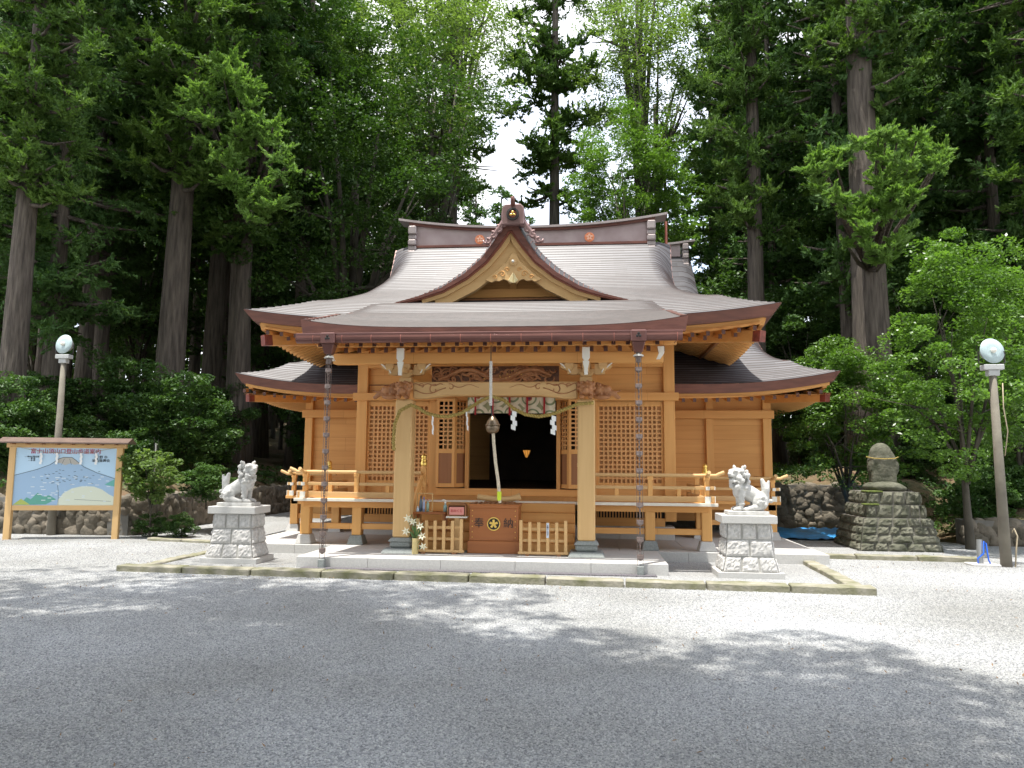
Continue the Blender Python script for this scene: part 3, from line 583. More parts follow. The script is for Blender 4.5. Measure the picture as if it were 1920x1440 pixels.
for s in (-1,1):
    base=[(x,zg(x)+.01) for x in xr]
    def rib(d0,d1,e0,e1,y0,y1,nm,mt,endx=99):
        t=[(max(x,0.0),z) for x,z in offset(base,d0,d1)]; b=[(max(x,0.0),z) for x,z in offset(base,e0,e1)]
        t=[p for p,q in zip(t,xr) if q<=endx]; b=[p for p,q in zip(b,xr) if q<=endx]
        return G().ribbon([(s*x,z) for x,z in t],[(s*x,z) for x,z in b],y0,y1).go(nm,mt,hall)
    rib(-.0,-.0,.16,.03,14.17,14.4,'gable_fascia',COP); rib(.155,.028,.205,.05,14.21,14.4,'gable_fascia_strip',COPR)
    rib(.20,.05,.30,.12,14.26,14.42,'barge_board',WPH,1.9); rib(.295,.115,.55,.24,14.31,14.45,'barge_board',WPH,1.7)
poly=[(-1.75,4.78)]+[(-x,zg(x)-.25) for x in xr[::-1] if x<1.5]+[(x,zg(x)-.25) for x in xr[1:] if x<1.5]+[(1.75,4.78)]
G().prism(poly,14.9,14.95).go('dormer_wall',WH,hall)
B('dormer_beam',WH,hall,-1.2,1.2,14.80,14.9,4.99,5.17); B('dormer_strut',WV,hall,-.07,.07,14.83,14.9,5.17,5.6); B('dormer_sill',WD,hall,-1.5,1.5,14.7,14.92,4.84,4.95)
# pendant carving
pts=[(0,5.18),(.07,5.14),(.12,5.2),(.2,5.23),(.27,5.19),(.36,5.2),(.43,5.17),(.52,5.2),(.56,5.22),(.4,5.34),(.25,5.48),(.13,5.58),(.06,5.72),(0,5.76)]
pp=[(x+.06,z) for x,z in pts]+[(-x+.06,z) for x,z in pts[::-1][1:-1]]
pend=G().prism(pp,14.24,14.29).go('gable_pendant',WPH,hall,bevel=.008)
G().lathe([(0,0),(.075,0),(.075,.03),(.03,.04),(.03,.06),(0,.06)],(.06,14.24,5.56),6,Matrix.Rotation(PI/2,4,'X')).go('pendant_boss',WP,pend)
G().ball((.06,14.16,5.57),.03,12,8).go('boss_knob',WHITE,pend,smooth=True)
g=G()
for s in (-1,1):
    for cx,cz,r0 in ((.22,5.33,.07),(.36,5.27,.05),(.12,5.42,.05)):
        sp=[(.06+s*(cx+r0*(1-t/9)*math.cos(t)),14.235,cz+r0*(1-t/9)*math.sin(t)) for t in np.linspace(0,7.5,24)]; g.tube(sp,.008,5)
g.go('scroll_relief',WH,pend,smooth=True)
g=G()
for s in (-1,1):
    g.prism([(.06+s*.005,5.36),(.06+s*.05,5.28),(.06+s*.10,5.2),(.06+s*.05,5.15),(.06+s*.005,5.14)],14.2,14.24)
g.go('gold_leaf_drop',mat('pale gold leaf',(.88,.74,.42),.35,metal=.4),pend,bevel=.008)
# ridge-end ornament with crest, side scrolls
on=G(); on.prism([(-.16,6.28),(-.17,6.5),(-.15,6.64),(-.09,6.70),(.21,6.70),(.27,6.64),(.29,6.5),(.28,6.28)],14.05,14.3); orn=on.go('gable_ornament',mat('violet brown copper',(.30,.19,.18),.38,var=.12,scale=6,metal=.35),hall,bevel=.02)
G().lathe([(0,0),(.125,0),(.125,.05),(.085,.055),(.085,.02),(0,.02)],(.06,14.05,6.48),24,Matrix.Rotation(PI/2,4,'X')).go('crest_ring',IRON,orn)
G().lathe([(0,0),(.08,0),(.075,.02),(0,.03)],(.06,14.03,6.48),20,Matrix.Rotation(PI/2,4,'X')).go('crest_disc',COPR,orn)
g=G()
for i in range(3): a=PI/2+i*2*PI/3; g.ball((.06+.035*math.cos(a),14.0,6.48+.035*math.sin(a)),(.024,.012,.03),8,6,Matrix.Rotation(-(a-PI/2),3,'Y'))
g.go('crest_blossom',GOLD,orn,smooth=True)
G().tube([(.06,14.3,6.62),(.06,14.1,6.66),(.06,14.0,6.72),(.06,13.97,6.82)],[.05,.05,.045,.04],10).go('bird_rest_tile',COP,orn,smooth=True)
for s in (-1,1):
    g=G()
    for k,(ox,oz,r0) in enumerate(((.20,6.36,.09),(.30,6.24,.085),(.40,6.12,.08),(.50,6.0,.06))):
        g.tube([(.06+s*(ox+r0*(1-t/8)*math.cos(t+1.2)),14.14,oz-.03+r0*(1-t/8)*math.sin(t+1.2)) for t in np.linspace(0,6,18)],[.028]*18,6)
    g.tube([(.06+s*.12,14.16,6.5),(.06+s*.22,14.16,6.33),(.06+s*.36,14.16,6.14),(.06+s*.52,14.16,5.93),(.06+s*.58,14.14,5.95),(.06+s*.6,14.13,6.0)],[.06,.06,.05,.04,.025,.015],8)
    g.go('scroll_wing',bpy.data.materials['violet brown copper'],orn,smooth=True)
# porch roof
KH=2.98
def Wk(y): return lerp([(11.2,3.03),(12.2,2.97),(13,2.9),(14.6,2.7)],y)
KP=[(11.2,3.69),(12,3.95),(13,4.30),(14,4.70),(14.6,4.83)]
def zk(x,y): return lerp(KP,y)+.15*(abs(x)/3.03)**4*max(0,1-(y-11.2)/2.6) -(.06*max(0,abs(x)-2.6)/.4 if y>12.6 else 0)
sheet('porch_roof',ROOF,hall,(11.2,14.6),Wk,zk,course=.15)
ke=[(x,11.2,zk(x,11.2)) for x in np.linspace(-3.03,3.03,41)]
g=G()
top=[(x,z+.014) for x,_,z in ke]; bot=[(x*.985,3.585+.03*(abs(x)/3.03)**4) for x,_,z in ke]; g.ribbon(top,bot,11.2,11.3); g.go('porch_fascia',COP,hall)
for s in (-1,1):
    pe=[(s*Wk(y),y,zk(Wk(y),y)) for y in np.linspace(11.305,13.2,12)]; curveboard('porch_side_fascia',COP,hall,pe,.012,-.2,.1,(-s,0,0),und=.03)
# porch underside: rafters in two rows, purlin
G().add([(-2.9,11.32,3.57),(2.9,11.32,3.57),(2.9,14.9,4.35),(-2.9,14.9,4.35)],[(0,1,2,3)]).go('porch_soffit',WY,hall)
B('porch_eave_board',WH,hall,-2.93,2.93,11.32,11.40,3.52,3.585)
B('porch_eave_board',WH,hall,-2.9,2.9,11.62,11.70,3.475,3.55)
for row,(yy,zz,off) in enumerate(((11.37,3.475,0),(11.66,3.42,.11))):
    x=-2.75+off
    while x<2.8:
        a=Vector((x,yy,zz)); b=Vector((x,yy+1.6,zz+.36)) if row==0 else Vector((x,14.8,zz+.75)); o=G().bar(a,b,.06,.075).go('porch_rafter',WY,hall)
        G().bar(a-Vector((0,.012,0)),a,.063,.078).go('rafter_cap',CAP,o); x+=.222
B('porch_purlin',WH,hall,-2.72,2.72,11.9,12.1,3.235,3.41,bevel=.006)
for s in (-1,1):
    B('purlin_end_cap',WHITE,hall,s*2.72-.004,s*2.72+.02 if s>0 else s*2.72+.004,11.9,12.1,3.235,3.41) if False else None
    G().prism([(s*2.60,3.44),(s*2.70,3.44),(s*2.70,3.33),(s*2.64,3.24),(s*2.58,3.24),(s*2.62,3.33)],11.55,11.62).go('purlin_end_bracket',WHITE,hall)
# gutter with boxes
gt=thing('x','x','x'); bpy.data.objects.remove(gt)
gut=G(); prof=[]
gut.tube([(-3.03,11.09,3.52),(2.92,11.09,3.52)],.072,14); gut.box(-3.03,2.92,11.03,11.15,3.56,3.60); gutter=gut.go('gutter',mat('chestnut copper gutter',(.17,.075,.062),.3,scale=1.2,base2=(.12,.052,.046),stretch=(1,5,5),metal=.4),hall,bevel=.004)
g=G()
for x in np.arange(-2.75,2.9,.233*2): g.tube([(x,11.09+.075*math.cos(a),3.52+.075*math.sin(a)) for a in np.linspace(0,2*PI,12)],.006,5).bar((x,11.1,3.46),(x+.0,11.42,3.47),.01,.01)
g.go('gutter_strap',COPR,gutter)
for s,x in ((-1,-2.50),(1,2.27)):
    o=G().box(x-.115,x+.115,10.98,11.2,3.43,3.60).taper((x-.06,x+.06,11.03,11.15),(x-.1,x+.1,10.99,11.19),3.27,3.43).go('rain_head',bpy.data.materials['chestnut copper gutter'],gutter,bevel=.012)
    g=G()
    for i in range(3): a=PI/2+i*2*PI/3; g.ball((x+.024*math.cos(a),10.976,3.52+.024*math.sin(a)),(.02,.006,.02),10,6)
    g.go('rain_head_cutout',BLACK,o)
# porch pillars, rainbow beam, brackets, carvings
def stone_foot(x,y,parent=hall):
    o=G().taper((x-.29,x+.29,y-.29,y+.29),(x-.25,x+.25,y-.25,y+.25),.158,.235).go('pillar_plinth',GRAND,parent,bevel=.012)
    G().lathe([(.18,.235),(.235,.25),(.25,.29),(.235,.33),(.19,.35)],(x,y,0),4,Matrix.Rotation(PI/4,4,'Z')).go('plinth_cushion',GRAND,o,bevel=.02)
    G().taper((x-.2,x+.2,y-.2,y+.2),(x-.15,x+.15,y-.15,y+.15),.34,.40).go('plinth_top',GRAND,o,bevel=.008)
for s in (-1,1):
    x=s*1.49; o=B('porch_pillar',WP,hall,x-.14,x+.14,11.88,12.16,.40,2.64,bevel=.022); stone_foot(x,12.02)
    g=G(); g.box(x-.1,x+.1,11.92,12.12,2.92,3.0).taper((x-.06,x+.06,11.96,12.08),(x-.12,x+.12,11.9,12.14),3.0,3.08).box(x-.30,x+.30,11.97,12.07,3.06,3.14)
    for q in (-.27,0,.27): g.taper((x+q-.04,x+q+.04,11.95,12.09),(x+q-.07,x+q+.07,11.92,12.12),3.12,3.17).box(x+q-.07,x+q+.07,11.92,12.12,3.17,3.235)
    g.box(x-.05,x+.05,11.6,12.5,3.06,3.14)
    br=g.go('bracket_set',WPH,hall,bevel=.006)
    # white painted ends of bracket arms
    g=G(); g.prism([(x-.06,3.44),(x+.06,3.44),(x+.06,3.27),(x+.03,3.22),(x-.03,3.22),(x-.06,3.27)],11.56,11.6); g.prism([(x-.055,3.22),(x+.055,3.22),(x+.03,3.10),(x+.03,3.0),(x-.03,3.0),(x-.03,3.10)],11.57,11.61); g.go('bracket_end',WHITE,br,bevel=.004)
    g=G()
    for q in (-1,1):
        pl=[(x+q*.33,3.24),(x+q*.42,3.19),(x+q*.40,3.16),(x+q*.33,3.13),(x+q*.26,3.08),(x+q*.24,3.05),(x+q*.14,3.05),(x+q*.14,3.22)]
        g.prism(pl,11.96,12.08)
    g.go('cloud_arm',WPH,br)
    g=G()
    for q in (-1,1): g.tube([(x+q*.42,11.95,3.235),(x+q*.37,11.95,3.20),(x+q*.34,11.95,3.165),(x+q*.28,11.95,3.14),(x+q*.25,11.95,3.08)],[.012,.014,.012,.014,.012],5)
    g.go('cloud_arm_edge',WHITE,br)
    B('connecting_beam',WY,hall,x-.09,x+.09,12.17,14.88,3.0,3.25)
# curved beam
tb=[];bb=[]
for u in np.linspace(-1,1,33): tb.append((u*1.35,2.93)); bb.append((u*1.35,2.705-.05*min(1,max(0,(abs(u)-.55)/.3))+.0))
rb=G().ribbon(tb,bb,11.91,12.13).go('rainbow_beam',WPH,hall,bevel=.02)
g=G()
for s in (-1,1):
    def sw(cx,cz,r0,a0,turn,n=20): return [(s*(cx+r0*(1-.7*t)*math.cos(a0+turn*t)),11.905,cz+r0*(1-.7*t)*math.sin(a0+turn*t)) for t in np.linspace(0,1,n)]
    g.tube(sw(1.0,2.80,.09,2.0,-5.5),.009,5).tube(sw(.72,2.84,.06,1.0,5),.008,5).tube(sw(1.2,2.86,.05,0,5),.008,5)
    g.tube([(s*x,11.905,2.86+.025*math.sin(x*19)) for x in np.linspace(.25,.68,16)],[.003+.005*i/15 for i in range(16)],5)
    g.tube([(s*x,11.905,2.78+.05*math.sin(x*9+1)) for x in np.linspace(.8,1.32,16)],.008,5).tube([(s*x,11.905,2.88+.018*math.sin(x*30)) for x in np.linspace(.85,1.33,18)],.008,5)
g.go('beam_scroll_relief',WC,rb,smooth=True)
# carved dragon panel
def carving(x0,x1,z0,z1,y,seed,n):
    rng=random.Random(seed); g=G()
    for i in range(n):
        cx=rng.uniform(x0+.06,x1-.06); cz=rng.uniform(z0+.04,z1-.04); r0=rng.uniform(.04,.085); a0=rng.uniform(0,6.28); tr=rng.choice((-1,1))*rng.uniform(3,6.5)
        pts=[]
        for t in np.linspace(0,1,14): pts.append((min(x1,max(x0,cx+r0*(1.3-t)*1.25*math.cos(a0+tr*t))),y-.015-.02*rng.random(),min(z1,max(z0,cz+r0*(1.3-t)*math.sin(a0+tr*t)))))
        g.tube(pts,[.008+.012*math.sin(PI*t) for t in np.linspace(0.1,1,14)],5)
    L=x1-x0
    g.tube([(x0+L*(.05+.9*t),y-.05-.02*math.sin(t*9),(z0+z1)/2+(z1-z0)*.30*math.sin(t*11+seed)) for t in np.linspace(0,1,50)],[.028+.016*math.sin(PI*t) for t in np.linspace(0,1,50)],8)
    return g
dpn=G().box(-1.12,1.04,12.3,12.35,2.935,3.235).go('dragon_panel',mat('dark carved ground',(.13,.05,.02),.6,var=.3,scale=20),hall)  # shade of the carved recesses is put into this dark back plate
carving(-1.10,1.02,2.95,3.225,12.3,5,85).go('dragon_relief',WC,dpn,smooth=True)
g=G(); rng=random.Random(2)
for i in range(10): g.ball((rng.uniform(-.25,.45),12.22,rng.uniform(3.0,3.15)),(.012,.008,.007),6,5)
g.go('gold_detail',GOLD,hall.children[-1] if False else hall)
# carved beast heads on the pillars
def beast(s):
    g=G(); x=lambda v:s*v
    # outward elephant-like head
    g.ball((x(1.70),12.0,2.80),(.13,.11,.11)).ball((x(1.80),11.97,2.80),(.10,.09,.08)).ball((x(1.86),12,2.74),(.09,.07,.05)).ball((x(1.74),11.95,2.68),(.14,.07,.045))
    g.tube([(x(1.84),12,2.79),(x(1.93),11.98,2.74),(x(2.0),11.98,2.68),(x(2.03),11.98,2.66)],[.055,.045,.035,.03],8)
    for q in (-.06,.06): g.tube([(x(1.85),12+q,2.77),(x(1.97),12+q,2.765),(x(2.06),12+q,2.795)],[.02,.014,.005],6)
    rng=random.Random(4)
    for i in range(26): a=rng.uniform(0,6.28); g.ball((x(1.66+.09*math.cos(a)),11.91+rng.uniform(0,.04),2.80+.1*math.sin(a)),rng.uniform(.018,.032),7,5)
    # lion facing forward on the pillar face
    g.ball((x(1.49),11.86,2.80),(.125,.12,.12)).ball((x(1.49),11.76,2.76),(.08,.07,.055)).ball((x(1.43),11.77,2.84),.032).ball((x(1.55),11.77,2.84),.032).ball((x(1.49),11.71,2.79),(.035,.03,.025))
    g.ball((x(1.37),11.86,2.88),(.03,.03,.05)).ball((x(1.61),11.86,2.88),(.03,.03,.05))
    for q in (-.07,.07): g.ball((x(1.49)+q,11.78,2.665),(.045,.07,.035)).ball((x(1.49)+q,11.83,2.70),(.04,.05,.06))
    for i in range(20): a=rng.uniform(0,PI); g.ball((x(1.49)+.13*math.cos(a),11.83+rng.uniform(-.02,.03),2.80+.12*math.sin(a)),.026,7,5)
    blob(g,'beast_carving',WC,hall,voxel=.009,smooth=1)
beast(-1); beast(1)
# steps
for i in range(5): B('step',WH,hall,-1.3,1.3,12.22+i*.11,12.79,.16+.155*i+(.02 if i==0 else 0),.16+.155*(i+1)-.001,bevel=.008)
B('step_base_stone',GRAND,hall,-1.38,1.38,12.18,12.8,.158,.178)
# veranda
B('veranda_edge',mat('pale end grain boards',(.72,.68,.58),.6,var=.06,scale=8),hall,-3.66,3.68,12.76,12.84,.915,.965)
g=G()
for i in range(31): x0=-3.64+i*.2355; g.box(x0+.002,x0+.2335,12.845,14.86,.915,.955)
g.go('veranda_floor',WY,hall)
for s in (-1,1):
    B('veranda_floor_beam',WH,hall,min(s*1.35,s*3.55),max(s*1.35,s*3.55),12.95,13.07,.80,.912)
    for x,y in ((s*3.52,13.05),(s*2.57,13.05)):
        B('veranda_post',WV,hall,x-.085,x+.085,y-.085,y+.085,.32,.915,bevel=.01); G().taper((x-.15,x+.15,y-.15,y+.15),(x-.105,x+.105,y-.105,y+.105),.157,.32).go('post_stone',GRAND if abs(x)<3 else GRAN,hall,bevel=.01)
    B('veranda_tie',WH,hall,min(s*1.4,s*3.44),max(s*1.4,s*3.44),13.0,13.1,.42,.52)
    B('veranda_side_floor',WY,hall,min(s*3.0,s*3.66),max(s*3.0,s*3.66),14.9,16.5,.915,.953)
    # wing veranda
    xo=4.68 if s<0 else 5.18
    B('wing_veranda',WH,hall,min(s*3.68,s*(xo+.1)),max(s*3.68,s*(xo+.1)),15.1,16.5,.84,.90); B('wing_veranda_beam',WH,hall,min(s*3.3,s*(xo+.04)),max(s*3.3,s*(xo+.04)),15.25,15.37,.72,.837)
    for x in (xo-.03,3.75): B('wing_veranda_post',WV,hall,s*x-.08,s*x+.08,15.25,15.41,.3,.84); G().taper((s*x-.14,s*x+.14,15.19,15.47),(s*x-.1,s*x+.1,15.23,15.43),.157,.3).go('post_stone',GRAN,hall)
    B('wing_veranda_tie',WH,hall,min(s*3.8,s*(xo-.1)),max(s*3.8,s*(xo-.1)),15.3,15.38,.42,.52)
# balustrades
def rail(a,b,curl_a=False,curl_b=False,z0=.965,posts=(),half=(),trim=None):
    a=Vector(a); b=Vector(b); d=(b-a).normalized(); g=G(); up=Vector((0,0,1)); ex=d*.16
    def path(z,r0,e=.16):
        p=[]
        if curl_a: p+=[a-d*(e+.14)+up*(z+.06),a-d*(e+.05)+up*(z+.025)]
        p+=[a-(d*e if curl_a else d*0)+up*z]
        p+=[b+(d*e if curl_b else d*0)+up*z]
        if curl_b: p+=[b+d*(e+.05)+up*(z+.025),b+d*(e+.14)+up*(z+.06)]
        return p
    g.tube(path(z0+.46,.03),.032,10)
    o=g.go('balustrade',WPH,hall,smooth=False)
    e=.13; q0=a-(d*e if curl_a else d*0); q1=b+(d*e if curl_b else d*0)
    G().bar(q0+up*(z0+.25),q1+up*(z0+.25),.06,.055).go('middle_rail',WPH,o,bevel=.004)
    G().bar(q0+up*(z0+.06),q1+up*(z0+.06),.09,.10).go('bottom_rail',WPH,o,bevel=.004)
    for q,c in ((q0,curl_a),(q1,curl_b)):
        if c:
            dd=-d if q is q0 else d
            G().bar(q+up*(z0+.06),q+dd*.012+up*(z0+.06),.096,.106).bar(q+up*(z0+.25),q+dd*.012+up*(z0+.25),.066,.06).go('rail_end_cap',WHITE,o)
    for t in posts: p=a+(b-a)*t; G().box(p.x-.04,p.x+.04,p.y-.04,p.y+.04,z0-.0,z0+.43).box(p.x-.05,p.x+.05,p.y-.045,p.y+.045,z0+.38,z0+.44).go('baluster_post',WV,o,bevel=.004)
    for t in half: p=a+(b-a)*t; G().box(p.x-.033,p.x+.033,p.y-.033,p.y+.033,z0+.1,z0+.23).go('short_strut',WV,o)
for s in (-1,1):
    rail((s*1.42,12.95,0),(s*3.52,12.95,0),False,True,.965,(.55,1),(.28,.78)); rail((s*3.52,12.95,0),(s*3.52,15.2,0),True,False,.965,(.5,),(.25,.75))
    xo=4.66 if s<0 else 5.16
    rail((s*3.75,15.25,0),(s*xo,15.25,0),False,True,.89,(1,),(.5,)); rail((s*xo,15.25,0),(s*xo,20,0),True,False,.89,(.4,.8),(.2,))
def finial(x,y,z):
    p=G().lathe([(.05,0),(.05,.12),(.045,.13)],(x,y,z-.12),14).go('newel_post',WV,hall)
    G().lathe([(.055,0),(.058,.01),(.058,.07),(.045,.08),(.05,.09),(.05,.11),(.035,.12),(.045,.14),(.05,.165),(.035,.19),(.008,.215)],(x,y,z),16).go('gold_finial',GOLD,p,smooth=True)
for s in (-1,1):
    x=s*1.39; B('stair_newel',WV,hall,x-.05,x+.05,12.98,13.08,.96,1.50); finial(x,13.03,1.55)
    finial(s*3.82,15.0,1.42); G().tube([(s*3.82,15.0,.6),(s*3.82,15.0,1.35)],.06,12).go('newel_post',WV,hall)
    for dz,w in ((1.38,.05),(1.15,.045)): G().tube([(x,13.0,dz),(x,12.75,dz-.12),(x,12.3,dz-.5),(x,12.2,dz-.62)],w*.75,8).go('stair_handrail',WY,hall)
    B('stair_string',WY,hall,x-.04,x+.04,12.3,12.75,.2,.5)
# curtain over the doorway
cur=mat('patterned brocade curtain',(.55,.56,.40),.8)
n=cur.node_tree.nodes; l=cur.node_tree.links; b=n['Principled BSDF']; tc=n.new('ShaderNodeTexCoord'); mp=n.new('ShaderNodeMapping'); mp.inputs['Scale'].default_value=(2.8,0.001,2.8)
l.new(tc.outputs['Object'],mp.inputs[0]); v=n.new('ShaderNodeTexVoronoi'); v.inputs['Scale'].default_value=1; v.inputs['Randomness'].default_value=.25; l.new(mp.outputs[0],v.inputs[0])
cr=n.new('ShaderNodeValToRGB'); cr.color_ramp.interpolation='CONSTANT'; e=cr.color_ramp.elements; e[0].color=(.20,.08,.16,1); e[1].position=.10; e[1].color=(.42,.16,.10,1)
for p,c in ((.17,(.78,.76,.58,1)),(.33,(.24,.32,.18,1)),(.42,(.80,.78,.62,1)),(.60,(.34,.38,.22,1))): q=e.new(p); q.color=c
l.new(v.outputs[0],cr.inputs[0]); l.new(cr.outputs[0],b.inputs['Base Color'])
ct=G(); ct.v=[]; k=60
for i in range(k+1):
    x=-.88+1.76*i/k; y=14.66+.012*math.sin(i*1.1); ct.v+=[(x,y,2.92),(x,y,2.60)]
ct.f=[(2*i,2*i+2,2*i+3,2*i+1) for i in range(k)]
cto=ct.go('door_curtain',cur,smooth=True,label='short patterned brocade curtain with red ribbons hanging over the dark doorway',cat='curtain')
RIB=mat('red ribbon',(.45,.02,.03),.5)
for x in (-.72,-.37,-.03,.32,.66): G().box(x-.018,x+.018,14.63,14.64,2.56,2.92).go('red_ribbon',RIB,cto)
lan=G().lathe([(.03,0),(.10,.16),(.11,.2)],(-.2,21,1.78),8).go('hanging_lantern',mat('lantern glow',(.5,.3,.1),.5,emit=((1,.42,.08),.16)),label='small warm lit lantern hanging inside the dark hall',cat='lantern')
G().lathe([(.11,0),(.13,.02),(.02,.09)],(-.2,21,1.985),8).go('lantern_cap',IRON,lan); g=G()
for i in range(8): a=i*PI/4+PI/8; g.tube([(-.2+.032*math.cos(a),21+.032*math.sin(a),1.78),(-.2+.115*math.cos(a),21+.115*math.sin(a),1.985)],.006,4)
g.tube([(-.2,21,2.07),(-.2,21,3.5)],.005,4); g.go('lantern_bars',IRON,lan)
# ------------------------------------------------------------------ rain chains
def rain_chain(x,label):
    t=thing('rain_chain',label,'rain chain',(x,11.09,0),0,'rain chains hanging from the porch gutter')
    G().taper((-.035,.035,-.035,.035),(-.035,.035,-.035,.035),3.12,3.27).lathe([(.07,3.20),(.03,3.235),(.02,3.24)],(0,0,0),12).go('chain_top',STEEL,t,bevel=.006)
    G().lathe([(.085,3.215),(.07,3.235),(.04,3.255)],(0,0,0),4).go('flared_hood',WHITE,t)
    z=3.02; i=0
    while z>.25:
        G().lathe([(.046,z-.03),(.052,z-.028),(.052,z+.028),(.046,z+.03)],(0,0,0),10).lathe([(.02,z-.055),(.03,z-.04),(.04,z-.03)],(0,0,0),8).go('chain_cup',STEEL,t)
        g=G()
        for a in (0,PI/2,PI,3*PI/2): g.tube([(.043*math.cos(a),.043*math.sin(a),z+.03),(.043*math.cos(a),.043*math.sin(a),z+.215)],.004,4)
        for k in range(5):
            zz=z-.06+.245-.19+k*.04
            g.tube([(.011*math.cos(q)*(1 if k%2 else .2),.011*math.cos(q)*(.2 if k%2 else 1),z+.05+k*.038+.024*math.sin(q)) for q in np.linspace(0,2*PI,9)],.0045,4)
        g.go('chain_link',STEEL,t); z-=.25
    G().box(-.05,.05,-.05,.05,-.02,.14).go('chain_anchor_stone',GRAND,t,bevel=.008)
    G().tube([(.04,.0,.14),(.04,0,.3)],.004,4).tube([(-.04,.0,.14),(-.04,0,.3)],.004,4).go('anchor_rod',STEEL,t)
rain_chain(-2.50,'left bronze rain chain of small cups hanging from the gutter to the ground')
rain_chain(2.27,'right bronze rain chain of small cups in front of the lattice window')
# ------------------------------------------------------------------ bell and rope
bell=thing('shrine_bell','round brass bell with a thick braided pull rope hanging before the doorway','bell',(0,11.45,2.2))
G().tube([(0,0,1.25),(0,0,1.0)],.008,6).go('hook_chain',IRON,bell)
g=G(); 
for z in np.arange(.30,1.0,.026): g.lathe([(.018,0),(.026,.008),(.026,.018),(.018,.026)],(.008*(1-z),0,z),10)
g.go('bell_cord',mat('white wrapped cord',(.62,.60,.56),.7,var=.1,scale=40),bell)
G().tube([(.01,0,.32),(.02,0,.24),(.03,0,.12)],.012,6).go('bell_hook',IRON,bell)
G().lathe([(.012,.15),(.04,.13),(.085,.06),(.105,.0),(.107,-.005)],(.04,0,0),24).lathe([(.112,-.012),(.118,-.005),(.118,.003),(.112,.01)],(.04,0,0),24).lathe([(.107,-.005),(.107,-.06),(.09,-.105),(.05,-.13),(.01,-.138)],(.04,0,0),24).go('bell_body',mat('aged brass',(.20,.15,.10),.32,var=.2,scale=8,metal=.7),bell,smooth=True)
def twist(path,R_,r,turns,strands=3,n=220):
    P=[Vector(p) for p in path]; cum=[0]
    for a,b2 in zip(P[:-1],P[1:]): cum.append(cum[-1]+(b2-a).length)
    tot=cum[-1]; g=G(); ts=np.linspace(0,tot,n); cx=[np.interp(ts,cum,[p[i] for p in P]) for i in range(3)]
    for i in range(3):
        for _ in range(4): cx[i][1:-1]=(cx[i][:-2]+2*cx[i][1:-1]+cx[i][2:])/4
    C=[Vector((cx[0][i],cx[1][i],cx[2][i])) for i in range(n)]
    for s in range(strands):
        pts=[]
        for i in range(n):
            d=(C[min(i+1,n-1)]-C[max(i-1,0)]).normalized(); u=Vector((0,1,0)); w=d.cross(u).normalized(); u=w.cross(d); a=2*PI*(turns*i/n+s/strands)
            pts.append(C[i]+(u*math.cos(a)+w*math.sin(a))*R_)
        g.tube(pts,r,6)
    return g
twist([(.05,0,-.13),(.06,.01,-.3),(.09,.03,-.6),(.125,.06,-.85),(.145,.08,-1.06),(.155,.09,-1.2)],.012,.0145,18).go('pull_rope',HEMP,bell,smooth=True)
G().box(.115,.175,.045,.13,-1.17,-1.03).go('yellow_green_tape',mat('lime plastic tag',(.55,.68,.03),.5),bell,bevel=.01)
# ------------------------------------------------------------------ straw rope
shm=thing('straw_rope','twisted straw rope with white zigzag paper streamers strung between the porch pillars','straw rope',(0,11.75,2.4))
rp=[(-1.60,1.80),(-1.615,1.94),(-1.60,2.22),(-1.52,2.44),(-1.344,2.537),(-1.211,2.485),(-1.077,2.398),(-0.901,2.355),(-0.726,2.347),(-0.509,2.399),(-0.337,2.511),(-0.166,2.615),(-0.019,2.675),(0.18,2.615),(0.327,2.486),(0.525,2.384),(0.738,2.351),(0.95,2.385),(1.161,2.47),(1.372,2.555),(1.6,2.57)]
twist([(x,0,z-2.4) for x,z in rp],.014,.018,46,2,420).go('rope',ROPEM,shm,smooth=True)
G().tube([(-1.6,.0,-.6),(-1.61,0,-.45)],[.03,.015],6).go('rope_tassel',ROPEM,shm)
for i,(x,z) in enumerate(((-.97,2.36),(-.42,2.43),(.35,2.44),(.98,2.37))):
    g=G(); w=.036; dr=(-1,1,-1,-1)[i]; nrm=(.35,.35,1,1)[i]
    for k in range(4):
        o=(k%2)*.026*nrm*dr+k*.004; zz=z-2.4-.0-k*.072; g.add([(x+o-w*nrm,-.02-.01*(k%2),zz),(x+o+w*nrm,-.025,zz-.02),(x+o+w*nrm,-.02,zz-.10),(x+o-w*nrm,-.02,zz-.075)],[(0,1,2,3)])
    g.go('paper_streamer',PAPER,shm)
# ------------------------------------------------------------------ offering box with log
bx=thing('offering_box','reddish wooden offering box with gold crest and black characters in front of the steps','offering box',(0,12.1,.16))
G().box(-.40,.40,-.06,.42,.20,.72).go('box_body',WBOX,bx,bevel=.006); G().box(-.425,.425,-.085,.44,0,.20).go('box_base',WBOX,bx,bevel=.008)
G().taper((-.40,.40,-.06,.42),(-.42,.42,-.08,.44),.72,.765).box(-.42,.42,-.08,.44,.765,.785).go('box_rim',WBOX,bx,bevel=.004)
g=G()
for i in range(9): g.box(-.36+i*.08,-.33+i*.08,-.05,.41,.786,.80)
g.go('box_grille',WD,bx)
g=G()
for s in (-1,1):
    for i in range(6): g.ball((s*.35,-.062,.255+i*.085),.009,8,6)
g.go('brass_nail',GOLD,bx,smooth=True)
crs=G().lathe([(.092,0),(.108,0),(.108,.014),(.092,.014),(.092,0)],(0,-.062,.47),32,Matrix.Rotation(PI/2,4,'X'),cap=False).go('crest_ring',GOLD,bx)
G().lathe([(0,0),(.09,0),(.09,.004),(0,.004)],(0,-.061,.47),32,Matrix.Rotation(PI/2,4,'X')).go('crest_ground',BLACK,bx)
g=G(); pl=[]
